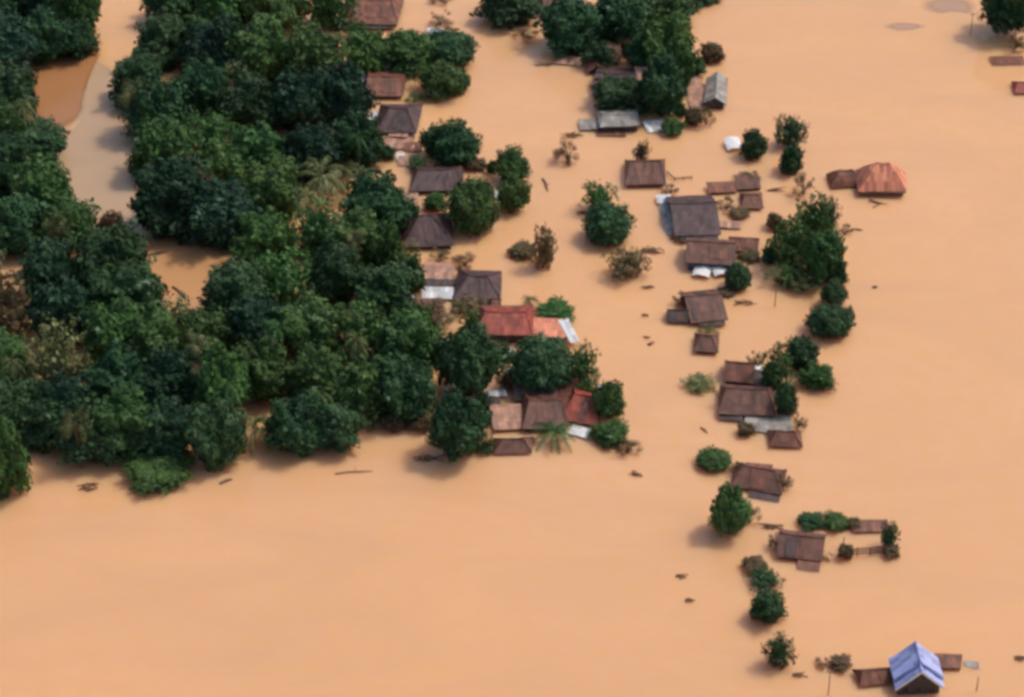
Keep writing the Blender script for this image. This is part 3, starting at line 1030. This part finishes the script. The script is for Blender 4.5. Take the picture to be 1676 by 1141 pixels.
for q in (('tan roof fragment in the gap behind the plum brown roof', 668, 262, 34, 13, 'tan'), ('brown roof fragment under the dark purple hip roof', 676, 240, 30, 12, 'rust'),
          ('tan roof fragment behind the big dark plum house', 668, 322, 34, 14, 'tan'), ('grey roof fragment between bright red house and tall dark tree', 772, 546, 36, 12, 'grey'),
          ('brown roof fragment at the lane end of charcoal roofed house', 926, 640, 26, 14, 'rust'), ('tan roof fragment at the forest side of tall dark tree', 742, 580, 24, 20, 'tan'),
          ('rust roof fragment before the slate purple house', 760, 502, 40, 11, 'rust')):
    lean_roof(q[0], q[1], q[2], q[3], q[4], .3, .8, 0, q[5], name='roof_sheet', cat='roof sheet')

pole('pole shape for a reflection in the water under the front brown bushes', 1355, 1138, 1098)  # reflection of a pole, built as a solid upright pole
pole('thin wooden pole standing in water beside the blue gabled house', 1598, 1131, 1108, arm=False)
pole('thin pole standing alone below the big leafy clump', 1268, 502, 466)
pole('pale pole in water near the tall tree in the top corner', 1588, 58, 22)

# ------------------------------------------------------------------ flotsam
log('dark floating log slanting in the lane between two leafy trees', 888, 293, 897, 313, .3)
log('thin dark log in the inlet beside the mid green tree', 283, 470, 303, 487, .35)
log('long dark log lying across the top of brown inlet', 232, 421, 276, 412, .4)
log('thin pale log afloat in the brown water below the forest', 548, 776, 610, 771, .16)
log('short brown log drifting below the tall front tree', 360, 792, 380, 784, .3)
log('short log afloat in the lane above the low round bush', 1147, 700, 1158, 709, .2)
for q in (('dark brown branch heap afloat below the forest', 146, 798, 34, 20, 12), ('dark driftwood heap beneath the low front bush', 246, 802, 42, 14, 12),
          ('thin driftwood trailing beside the low front bush', 284, 797, 32, 9, 6),
          ('red brown driftwood in the lane above the two tiny scraps', 1059, 471, 24, 9, 8), ('tiny dark driftwood scrap in the lane beside the black brown shed', 1056, 518, 14, 9, 6),
          ('upper of the two tiny scraps in the lane', 1059, 552, 14, 8, 5), ('lower of the two tiny scraps in the lane', 1065, 564, 14, 8, 5),
          ('brown driftwood knot in the open lane below the front village bush', 1039, 777, 24, 14, 9),
          ('small dark driftwood alone in the wide front water', 1115, 944, 20, 10, 7), ('faint pale driftwood in the wide front water', 1130, 985, 18, 8, 5),
          ('brown driftwood pile between tall green tree and mauve brown house', 1264, 863, 44, 16, 12), ('red brown driftwood crossing below the spiky front tree', 1306, 1106, 26, 18, 7),
          ('brown sunken twigs faintly seen beside the brown plum house', 1216, 497, 40, 12, 7), ('dark driftwood at the edge of open water near the blue house', 1670, 1080, 18, 12, 8),
          ('brown twig mess in shallow water beside grey metal shed', 936, 222, 40, 22, 10), ('drifting twigs off the corner of the upper tree cluster', 888, 107, 42, 10, 6),
          ('little driftwood scrap on the open water behind the leafy clump', 1403, 376, 16, 6, 5), ('tiny scrap afloat off the dark end of the leafy clump', 1432, 472, 12, 6, 4),
          ('driftwood line beside the scraggy twigs by open water', 1270, 312, 34, 9, 7), ('rusty driftwood strip before the brown low roof of the village', 700, 752, 56, 12, 9),
          ('driftwood under the bright orange house, half sunk', 1436, 333, 40, 9, 6), ('driftwood scraps beside the small brown hip roof by terrace', 1226, 709, 36, 10, 8),
          ('pale driftwood before the dark round tree in the lane', 955, 350, 24, 12, 7)):
    sticks(q[0], q[1], q[2], q[3], q[4], n=q[5])
sticks('reed mat of brown twigs lying flat beside the lane bush', 1065, 411, 44, 14, n=9, leafy=70)

# ------------------------------------------------------------------ trees of the village and the water lane
TREES = [
 # x0, y0, x1, y1, tone, kind, label
 (685, 45, 780, 108, 'd', 'dome', 'wide flat dark tree over open water below the dark red roof'),
 (685, 100, 766, 160, 'm', 'clump', 'low mid green tree hanging toward the open water below the wide flat tree'),
 (622, 48, 712, 116, 'm', 'round', 'green tree in front of the dark red roofed house'),
 (560, 48, 648, 118, 'g', 'clump', 'brighter green tree at the forest end of the dark red roof'),
 (702, 18, 742, 46, 'b', 'ragged', 'small brown bush standing in water above the wide flat tree'),
 (700, -14, 742, 6, 'b', 'ragged', 'olive bush cut by the top edge near the dark red roof'),
 (706, 197, 786, 272, 'd', 'round', 'dark round tree beside the dark purple hip roof'),
 (686, 208, 732, 258, 'd', 'clump', 'small dark tree against the wall of the dark purple house'),
 (808, 238, 868, 300, 'm', 'clump', 'upper of two green trees standing in water beside the big round tree'),
 (814, 286, 868, 348, 'm', 'round', 'lower of two green trees standing in water beside the big round tree'),
 (725, 284, 815, 382, 'm', 'dome', 'big smooth round green tree beside the big dark plum house'),
 (866, 372, 912, 442, 'b', 'loose', 'ragged grey green tree standing alone in the lane'),
 (832, 394, 880, 424, 'b', 'clump', 'low brown shrub touching the ragged grey green tree'),
 (876, 486, 946, 526, 'g', 'clump', 'low bright green bush behind the orange brown side roof'),
 (715, 530, 825, 655, 'd', 'tall', 'tall dark tree below the bright red house'),
 (700, 640, 800, 756, 'd', 'tall', 'tall dark tree at the front water edge of the village'),
 (832, 545, 942, 642, 'd', 'dome', 'wide dark round tree below the orange brown roof'),
 (926, 560, 984, 628, 'm', 'loose', 'ragged olive tree at the lane edge above red pale-verged roof'),
 (968, 622, 1022, 684, 'm', 'round', 'small round tree at the lane edge beside the red pale-verged roof'),
 (868, 682, 946, 737, 'm', 'frond', 'spiky palm in front of the maroon brown house'),
 (968, 686, 1030, 730, 'm', 'clump', 'low green bush at the lane corner of the village'),
 (1008, 714, 1048, 746, 'b', 'ragged', 'small brown shrub off the lane corner of the village'),
 (642, 412, 696, 482, 'm', 'round', 'green tree touching the small pinkish flat roof'),
 (655, 486, 745, 552, 'b', 'loose', 'olive brown bushes over the dull brown low roof'),
 # upper middle cluster
 (778, -40, 884, 40, 'd', 'round', 'dark green tree at the top edge between open lane and cluster'),
 (836, 40, 882, 66, 'b', 'ragged', 'little brown bush under the dark top edge tree'),
 (884, -6, 984, 84, 'd', 'round', 'dark tree at the lane corner of the upper cluster'),
 (966, -20, 1062, 66, 'd', 'clump', 'shaded tree behind the small pinkish brown roof'),
 (1040, -40, 1140, 36, 'd', 'round', 'dark tree cut by the top edge behind the bright cluster tree'),
 (1036, 8, 1142, 122, 'g', 'round', 'large bright green tree crowning the upper cluster'),
 (1020, 46, 1096, 116, 'd', 'clump', 'dark tree directly beside the pinkish tan roof patch'),
 (1042, 86, 1122, 192, 'd', 'tall', 'dark tall tree at the water side of the grey metal shed'),
 (968, 122, 1056, 182, 'd', 'clump', 'dark tree overhanging the plum roof behind the grey metal shed'),
 (1110, -30, 1180, 8, 'd', 'clump', 'dark tree tip poking in from the top edge over open water'),
 (1146, 70, 1186, 102, 'b', 'round', 'small dark brown bush behind the grey gabled house'),
 (1118, 92, 1156, 124, 'd', 'clump', 'small dark shrub above the pale upright roof sheet'),
 (1082, 190, 1124, 222, 'm', 'round', 'small round bush in front of the upper tree cluster'),
 (1143, 166, 1172, 208, 'b', 'ragged', 'brown twiggy shrub below the pale upright roof sheet'),
 (905, 228, 948, 268, 'b', 'ragged', 'murky brown shrub half drowned beside the grey metal shed'),
 (1036, 228, 1066, 268, 'b', 'loose', 'twiggy brown bush behind the grey brown roofed house'),
 # lane strip
 (1212, 212, 1256, 260, 'd', 'round', 'black green round tree beside a small white awning'),
 (1264, 184, 1322, 242, 'd', 'loose', 'dark spiky topped tree near the open water'),
 (1276, 232, 1320, 284, 'd', 'clump', 'dark lower tree directly under the spiky topped tree'),
 (1296, 282, 1332, 322, 'b', 'ragged', 'scraggy brown twigs between spiky tree and leafy clump'),
 (952, 298, 1012, 352, 'g', 'loose', 'ragged bright green tree behind the dark round lane tree'),
 (956, 326, 1042, 400, 'd', 'dome', 'dark teal round tree alone in the middle of the lane'),
 (988, 400, 1062, 458, 'b', 'loose', 'faded grey brown bush below the dark teal lane tree'),
 (1186, 424, 1232, 474, 'd', 'dome', 'dark round tree beside the white cloth awnings'),
 (1256, 346, 1332, 440, 'm', 'loose', 'ragged green tree at the village side of the leafy clump'),
 (1288, 318, 1364, 402, 'm', 'loose', 'greener tree crowning the leafy clump by open water'),
 (1312, 376, 1382, 466, 'm', 'clump', 'green tree at the open water side of the leafy clump'),
 (1250, 418, 1352, 472, 'y', 'loose', 'pale leafy shrubs fringing the bottom of the leafy clump'),
 (1343, 455, 1388, 500, 'd', 'clump', 'small dark tree linking leafy clump and smooth dome tree'),
 (1320, 494, 1397, 553, 'd', 'dome', 'smooth dark dome tree standing by itself at the open water'),
 (1284, 552, 1340, 606, 'd', 'round', 'upper dark tree of three behind the broad brown house'),
 (1308, 590, 1370, 640, 'm', 'clump', 'green tree nearest open water behind the broad brown house'),
 (1238, 568, 1302, 640, 'm', 'loose', 'leafy green tree right behind the black sagging roof'),
 (1268, 624, 1304, 682, 'd', 'tall', 'narrow dark tree at the gable of the broad brown house'),
 (1222, 574, 1250, 600, 'b', 'ragged', 'little brown shrub behind the orange brown roof'),
 (1116, 610, 1172, 642, 'y', 'loose', 'pale yellow green bush adrift in the lane'),
 (1138, 728, 1198, 770, 'm', 'dome', 'low round dark green bush beside the broken brown house'),
 (1162, 792, 1230, 880, 'm', 'tall', 'upright green tree below the low round bush'),
 (1212, 822, 1244, 858, 'y', 'ragged', 'thin yellow green shrub leaning on the upright green tree'),
 (1305, 836, 1352, 868, 'd', 'clump', 'dark low bush behind the mauve brown gabled house'),
 (1344, 838, 1390, 870, 'm', 'clump', 'dark green bush beside the long narrow maroon roof'),
 (1440, 852, 1474, 898, 'd', 'loose', 'dark shrub at the open water corner of the fenced yard'),
 (1214, 906, 1256, 938, 'b', 'clump', 'brown bush first in the row below the upright green tree'),
 (1220, 936, 1282, 964, 'd', 'loose', 'flat dark olive bush second in the row below upright tree'),
 (1228, 964, 1284, 1020, 'd', 'round', 'round dark green tree third in the row below upright tree'),
 (1252, 1036, 1306, 1094, 'd', 'loose', 'spiky dark tree last in the row toward the photo bottom'),
 (1358, 1068, 1398, 1098, 'b', 'clump', 'brown bush in front water near the blue gabled house'),
 (1334, 1074, 1364, 1096, 'b', 'ragged', 'tiny olive bush touching the brown bush near blue house'),
 (1382, 500, 1400, 530, 'b', 'clump', 'small brown shrub on the water side of smooth dome tree'),
 (1374, 366, 1398, 384, 'b', 'ragged', 'little brown shrub poking from the water side of leafy clump'),
 (1252, 346, 1284, 376, 'b', 'clump', 'brown bush at the upper village corner of the leafy clump'),
 (1246, 402, 1272, 430, 'd', 'clump', 'small dark bush at the village side of the leafy clump'),
 (1262, 556, 1290, 580, 'b', 'ragged', 'brown twigs behind the leafy green tree at black roof'),
 (735, 488, 772, 520, 'y', 'ragged', 'dry pale shrub behind the tall dark tree below red house'),
 (850, 480, 884, 506, 'd', 'frond', 'small dark palm behind the bright red roof'),
 (762, 258, 796, 280, 'b', 'clump', 'small brown bush under the dark round tree of purple house'),
 (796, 262, 812, 284, 'd', 'clump', 'tiny dark shrub on the village side of upper green tree'),
 (1040, 262, 1052, 272, 'b', 'ragged', 'tiny twig bush on the roof corner of grey brown house'),
 (1204, 280, 1246, 300, 'b', 'loose', 'olive brown bush behind the touching brown shed roof'),
 (620, 236, 650, 262, 'd', 'clump', 'small dark bush below the pale broken lean-to'),
 (700, 262, 726, 282, 'b', 'ragged', 'twiggy shrub behind the plum brown roof'),
 (648, 330, 690, 372, 'd', 'round', 'dark tree at the forest side of the big dark plum house'),
 (1010, 58, 1044, 88, 'b', 'clump', 'brown bush behind the tiny dark hut'),
 (930, 62, 990, 90, 'd', 'clump', 'dark shrub behind the pale ridged shelter'),
 (1102, 168, 1126, 192, 'd', 'clump', 'dark shrub tucked between dark tall tree and pale sheet'),
 (790, 690, 812, 742, 'b', 'ragged', 'thin brown twigs between front dark tree and hip roof awash'),
 (730, 118, 770, 150, 'd', 'clump', 'dark tip of foliage beyond the low mid green tree'),
 (1268, 648, 1308, 684, 'b', 'loose', 'brown shrub between broad brown house and open water'),
 (1082, 300, 1112, 320, 'b', 'ragged', 'twigs behind the white roof of the big charcoal house'),
 (1172, 320, 1204, 346, 'b', 'ragged', 'brown brush between big charcoal house and little orange brown hut'),
 (1192, 340, 1226, 360, 'b', 'clump', 'low brown brush over the thin plank roof by charcoal house'),
 (1098, 378, 1130, 398, 'b', 'ragged', 'brown twigs below the grey lean-to of charcoal house'),
 (1208, 408, 1246, 428, 'b', 'clump', 'brown brush under the low rust joined roof'),
 (1172, 468, 1204, 486, 'b', 'clump', 'dark brown brush behind the brown plum gabled house'),
 (1100, 478, 1132, 502, 'b', 'ragged', 'brown brush on the lane side of the brown plum gabled house'),
 (1140, 532, 1176, 548, 'y', 'ragged', 'yellowish brush just behind the lone little square hut'),
 (1172, 632, 1196, 664, 'b', 'ragged', 'brown twigs at the lane gable of the broad brown house'),
 (1206, 690, 1236, 714, 'b', 'clump', 'brown brush at the lane corner of the grey plank terrace'),
 (1296, 676, 1322, 704, 'b', 'ragged', 'brown brush at the water corner of the grey plank terrace'),
 (1268, 770, 1300, 800, 'b', 'ragged', 'twigs at the open water end of the broken brown house'),
 (1192, 752, 1222, 778, 'b', 'ragged', 'twigs at the lane end of the broken brown house'),
 (1256, 872, 1284, 900, 'b', 'ragged', 'brown brush at the lane gable of the mauve brown house'),
 (1334, 900, 1362, 920, 'b', 'ragged', 'brown brush at the fence side of the mauve brown house'),
 (1370, 890, 1396, 916, 'b', 'clump', 'brown brush heaped on the first post of yard fence'),
 (1384, 846, 1410, 866, 'b', 'clump', 'brown brush between green bush and long narrow maroon roof'),
 (1446, 892, 1474, 914, 'b', 'clump', 'brown brush at the last post of the yard fence'),
 (642, 496, 712, 580, 'm', 'clump', 'green tree between dull brown low roof and whitewashed fence'),
 (690, 540, 730, 590, 'b', 'loose', 'brown shrub tangled in the whitewashed fence'),
 (752, 506, 792, 546, 'm', 'loose', 'green shrub at the forest side of the bright red roof'),
 (700, 404, 740, 428, 'b', 'ragged', 'twigs behind the small pinkish flat roof'),
 (950, 60, 1012, 112, 'd', 'loose', 'dark ragged tree straddling the tiny dark hut'),
 (1006, 20, 1060, 84, 'd', 'loose', 'dark ragged tree before the shaded tree of the cluster'),
 (1086, 62, 1142, 152, 'm', 'round', 'green tree at the open water flank of the bright cluster tree'),
 (1000, 150, 1080, 186, 'd', 'loose', 'dark shrubs right behind the long grey metal shed'),
 (1120, 176, 1150, 206, 'b', 'clump', 'olive bush between small round bush and brown twiggy shrub'),
 (1330, 318, 1374, 372, 'd', 'loose', 'dark ragged top on the water side of the leafy clump'),
 (1272, 430, 1312, 472, 'g', 'frond', 'small bright palm in front of the leafy clump'),
 (1348, 420, 1388, 466, 'd', 'clump', 'dark low tree under the water side of the leafy clump'),
 (946, 592, 984, 634, 'y', 'ragged', 'pale dry shrub in front of the ragged olive tree'),
 (592, 676, 626, 706, 'y', 'ragged', 'pale dry shrub before the pale plank fence'),
 (676, 672, 716, 708, 'b', 'loose', 'brown shrub over the faded brown roof awash'),
 (596, 206, 632, 246, 'd', 'loose', 'dark bush between forest edge and the pale broken lean-to'),
 (660, 150, 700, 172, 'm', 'ragged', 'thin green shrub between rust brown roof and dark purple hip roof'),
 (664, 252, 704, 280, 'm', 'loose', 'green shrub at the forest end of the plum brown roof'),
 (742, 300, 776, 326, 'd', 'loose', 'dark shrub between plum brown roof and big round tree'),
 (690, 312, 730, 346, 'm', 'clump', 'green shrub between plum brown roof and big dark plum house'),
 (646, 392, 690, 428, 'y', 'ragged', 'pale dry shrub at the forest corner of the big dark plum house'),
 (738, 412, 780, 440, 'b', 'ragged', 'brown twigs over the ridge of the slate purple house'),
 (742, 484, 800, 508, 'b', 'loose', 'brown brush between slate purple house and bright red house'),
 (700, 508, 744, 540, 'y', 'ragged', 'pale dry brush at the head of the whitewashed fence'),
 (800, 556, 842, 594, 'd', 'loose', 'dark shrub between tall dark tree and wide dark round tree'),
 (812, 600, 852, 640, 'b', 'loose', 'brown shrub beside the charcoal roofed house'),
 (940, 618, 976, 648, 'm', 'loose', 'green shrub behind the red pale-verged roof'),
 (776, 640, 806, 676, 'd', 'loose', 'dark shrub beside the little black roofed hut'),
 (560, 30, 606, 66, 'm', 'loose', 'green shrub at the forest corner of the dark red roofed house'),
 (654, 104, 692, 128, 'y', 'ragged', 'pale dry brush on the water end of the rust brown roof'),
 (776, 716, 812, 744, 'd', 'loose', 'dark shrub at the forest end of the hip roof awash'),
]
for t in TREES: tree(*t)
tree(1606, -40, 1700, 48, 'd', 'round', 'tall dark tree on a bare trunk in the top corner over open water', lift=2.2)
tree(1648, 50, 1684, 84, 'b', 'ragged', 'brown shrub under the tall dark tree in the top corner')

# ------------------------------------------------------------------ the flooded forest, every crown a tree
FOREST = [
 (-45, -50, 52, 52, 'd', 'round', 'dark tree filling the top corner of the forest'),
 (30, -55, 118, 45, 'k', 'clump', 'dark tree second along the top edge of the forest'),
 (88, -35, 162, 62, 'm', 'round', 'green tree at the top edge beside the channel'),
 (-45, 28, 58, 128, 'k', 'clump', 'very dark tree on the photo border below the top corner tree'),
 (34, 20, 112, 104, 'd', 'round', 'dark tree overhanging the head of the brown channel'),
 (88, 38, 156, 96, 'd', 'clump', 'dark tree on the bank where the channel narrows'),
 (-40, 98, 66, 200, 'd', 'round', 'dark tree on the border bank of the brown channel'),
 (-24, 165, 64, 256, 'm', 'loose', 'green tree with a pale streak at the pond head'),
 (14, 202, 110, 272, 'd', 'clump', 'dark tree jutting into the pond from its border bank'),
 (-50, 228, 52, 330, 'd', 'round', 'dark tree on the border level with the pond middle'),
 (24, 262, 116, 362, 'm', 'round', 'olive green tree on the border bank of the lower pond'),
 (-42, 318, 70, 422, 'd', 'clump', 'dark tree on the border beside the lower pond bank'),
 (58, 322, 156, 408, 'm', 'round', 'green tree above the foot of the pond'),
 (158, 342, 204, 396, 'b', 'clump', 'small brown tree at the very foot of the pond'),
 (118, 366, 242, 492, 'd', 'round', 'large dark tree between pond foot and brown inlet'),
 (20, 388, 132, 500, 'k', 'clump', 'dark tree one back from the large inlet tree'),
 (-50, 425, 46, 560, 'b', 'loose', 'tawny dry leaved tree on the forest border'),
 (38, 448, 158, 562, 'k', 'round', 'dark tree beside the tawny dry tree'),
 (136, 420, 266, 532, 'd', 'clump', 'wide dark tree along the bank of the brown inlet'),
 (236, -55, 330, 42, 'd', 'round', 'dark tree at the top edge on the village bank of the channel'),
 (222, 18, 318, 112, 'd', 'clump', 'dark tree overhanging the orange pool at the channel top'),
 (182, 84, 276, 172, 'd', 'clump', 'dark tree leaning to the pond head from the village side'),
 (318, -52, 414, 48, 'm', 'round', 'green tree third along the top edge toward the village'),
 (400, -46, 500, 52, 'm', 'clump', 'mottled green tree fourth along the top edge toward the village'),
 (482, -50, 578, 48, 'm', 'loose', 'grey green tree at the top edge beside the dark red roof'),
 (298, 28, 398, 128, 'k', 'round', 'dark tree below the third tree of the top edge'),
 (382, 38, 482, 138, 'm', 'round', 'green tree below the fourth tree of the top edge'),
 (460, 42, 560, 142, 'm', 'clump', 'green tree second back from the dark red roofed house'),
 (206, 128, 304, 230, 'd', 'round', 'dark tree on the village bank beside the pond head'),
 (282, 98, 382, 198, 'd', 'clump', 'dark tree one back from the pond head bank'),
 (340, 110, 432, 196, 'y', 'ragged', 'pale dead topped tree deep in the forest'),
 (362, 118, 462, 218, 'd', 'round', 'dark tree just behind the pale dead topped tree'),
 (442, 120, 538, 220, 'k', 'clump', 'dark teal tree two back from the rust brown roof'),
 (520, 108, 608, 206, 'k', 'round', 'dark teal tree at the forest edge beside the rust brown roof'),
 (214, 198, 310, 292, 'm', 'clump', 'green tree on the village bank at the pond middle'),
 (288, 178, 386, 274, 'g', 'loose', 'brighter green tree one back from the pond middle'),
 (368, 196, 472, 292, 'm', 'round', 'green tree in the forest heart above the darkest tree'),
 (458, 198, 562, 292, 'k', 'round', 'blue black tree two back from the dark purple hip roof'),
 (544, 186, 622, 276, 'd', 'clump', 'dark tree at the forest edge beside the dark purple hip roof'),
 (222, 264, 336, 386, 'k', 'round', 'big nearly black tree on the village bank of the lower pond'),
 (292, 296, 420, 404, 'k', 'clump', 'broad nearly black tree above the brown inlet'),
 (328, 228, 424, 312, 'g', 'loose', 'light green tree above the broad nearly black tree'),
 (402, 266, 492, 362, 'm', 'round', 'green tree one back from the pale fronded palm'),
 (478, 262, 572, 342, 'y', 'frond', 'pale yellow fronded palm in the forest clearing'),
 (520, 262, 612, 326, 'y', 'ragged', 'straw coloured shrub beside the pale fronded palm'),
 (560, 286, 672, 392, 'd', 'round', 'dark tree between pale fronded palm and plum roofs'),
 (386, 342, 484, 442, 'g', 'clump', 'bright green tree beside the broad nearly black tree'),
 (466, 330, 562, 424, 'm', 'loose', 'green tree directly below the pale fronded palm'),
 (540, 348, 640, 442, 'm', 'round', 'green tree two back from the big dark plum house'),
 (598, 366, 660, 450, 'm', 'clump', 'narrow green tree beside the big dark plum house'),
 (332, 430, 440, 540, 'd', 'round', 'rounded dark tree on the village bank of the brown inlet'),
 (420, 410, 524, 512, 'g', 'loose', 'leafy bright green tree in the forest heart'),
 (500, 398, 602, 500, 'd', 'round', 'dark tree four back from the slate purple house'),
 (578, 430, 682, 524, 'd', 'clump', 'dark tree two back from the small pinkish flat roof'),
 (250, 486, 330, 566, 'y', 'loose', 'yellow green tree at the foot of the brown inlet'),
 (-45, 540, 62, 640, 'm', 'clump', 'green tree on the forest border below the tawny tree'),
 (28, 536, 134, 662, 'y', 'loose', 'yellow olive tree glowing near the forest border'),
 (136, 498, 234, 598, 'm', 'clump', 'green tree below the wide dark inlet tree'),
 (198, 508, 306, 612, 'm', 'round', 'olive green tree one below the foot of inlet'),
 (284, 496, 392, 594, 'm', 'loose', 'green tree below the rounded dark inlet tree'),
 (376, 490, 474, 584, 'k', 'round', 'shadowed tree in the heart of the lower forest'),
 (448, 488, 560, 590, 'm', 'clump', 'speckled green tree below the leafy bright green tree'),
 (540, 492, 642, 596, 'g', 'loose', 'bright speckled tree three back from the whitewashed fence'),
 (618, 512, 722, 622, 'm', 'round', 'brown topped green tree beside the whitewashed fence'),
 (-50, 620, 68, 724, 'd', 'round', 'dark tree at the front corner of the forest border'),
 (58, 612, 164, 722, 'k', 'clump', 'dark tree one back from the front water beside the border'),
 (132, 574, 252, 690, 'd', 'round', 'dark tree second row back from the front water'),
 (228, 566, 334, 680, 'k', 'clump', 'blue black tree second row back behind the tall front tree'),
 (316, 566, 402, 694, 'g', 'tall', 'upright bright green tree behind the tall front tree'),
 (382, 560, 482, 662, 'm', 'round', 'green tree second row behind the olive drooping tree'),
 (468, 566, 566, 668, 'm', 'clump', 'grey green tree second row behind the last front tree'),
 (540, 578, 644, 682, 'm', 'round', 'green tree one back from the pale plank fence'),
 (612, 588, 712, 690, 'd', 'round', 'dark tree at the foot of the whitewashed fence'),
 (14, 640, 112, 732, 'd', 'clump', 'dark front row tree beside the border front tree'),
 (92, 648, 212, 756, 'd', 'round', 'dark front row tree overhanging the brown branch heap'),
 (150, 640, 262, 752, 'm', 'round', 'olive topped front row tree behind the low front bush'),
 (220, 660, 322, 756, 'k', 'clump', 'blackish front row tree just behind the low front bush'),
 (300, 648, 400, 762, 'd', 'tall', 'tall dark front row tree with a green top'),
 (374, 668, 458, 742, 'y', 'frond', 'olive drooping palm in the front row'),
 (436, 644, 542, 742, 'd', 'round', 'dark front row tree beside the olive drooping palm'),
 (496, 652, 594, 740, 'd', 'clump', 'last dark front row tree before the pale plank fence'),
 (620, 676, 662, 706, 'b', 'clump', 'little brown bush below the tree of the whitewashed fence'),
 (-45, 686, 42, 816, 'm', 'tall', 'green tree standing forward in water on the forest border'),
 (206, 744, 310, 792, 'm', 'clump', 'low green bush floating forward of the front row'),
 (196, 128, 244, 182, 'y', 'ragged', 'bare pale twigs reaching over the pond from its village bank'),
 (20, 160, 58, 208, 'y', 'frond', 'pale palm beside the green tree with pale streak'),
 (296, 22, 346, 62, 'g', 'frond', 'small palm standing above the trees of the top edge'),
 (266, 196, 316, 242, 'g', 'frond', 'bright palm above the pond middle'),
 (480, 306, 530, 350, 'y', 'frond', 'second pale palm touching the clearing'),
 (140, 432, 186, 482, 'm', 'frond', 'palm with drooping fronds among the inlet trees'),
 (560, 372, 600, 416, 'y', 'ragged', 'pale dead twigs behind the narrow green tree'),
 (176, 478, 220, 520, 'm', 'frond', 'small palm over the wide dark inlet tree'),
 (300, 540, 346, 586, 'y', 'ragged', 'dead pale twigs in the middle of lower forest'),
 (430, 520, 478, 566, 'g', 'frond', 'bright palm in the middle of lower forest'),
 (560, 540, 606, 586, 'y', 'frond', 'yellowish palm beside the bright speckled tree'),
 (100, 668, 146, 722, 'y', 'ragged', 'pale dead twigs in front of the dark front row'),
 (500, 628, 546, 672, 'm', 'frond', 'palm leaning over the last front row tree'),
 (70, 350, 112, 392, 'y', 'ragged', 'pale twigs above the green tree at pond foot'),
 (352, 612, 396, 660, 'g', 'frond', 'bright palm rising beside the tall dark front tree'),
 (0, 580, 40, 622, 'y', 'frond', 'yellowed palm on the photo border below the tawny tree'),
 (566, 212, 606, 250, 'm', 'frond', 'palm above the forest edge by dark purple roof'),
 (420, 30, 462, 74, 'y', 'ragged', 'pale twigs over the mottled trees of the top edge'),
]
for t in FOREST:
    gx, gy = (t[2] - t[0]) * .04, (t[3] - t[1]) * .04
    tree(t[0] - gx, t[1] - gy, t[2] + gx, t[3], *t[4:], group='trees of the flooded forest', lift=7.0 if t[5] in ('frond', 'ragged') and (t[3] - t[1]) < 60 else 0.0)
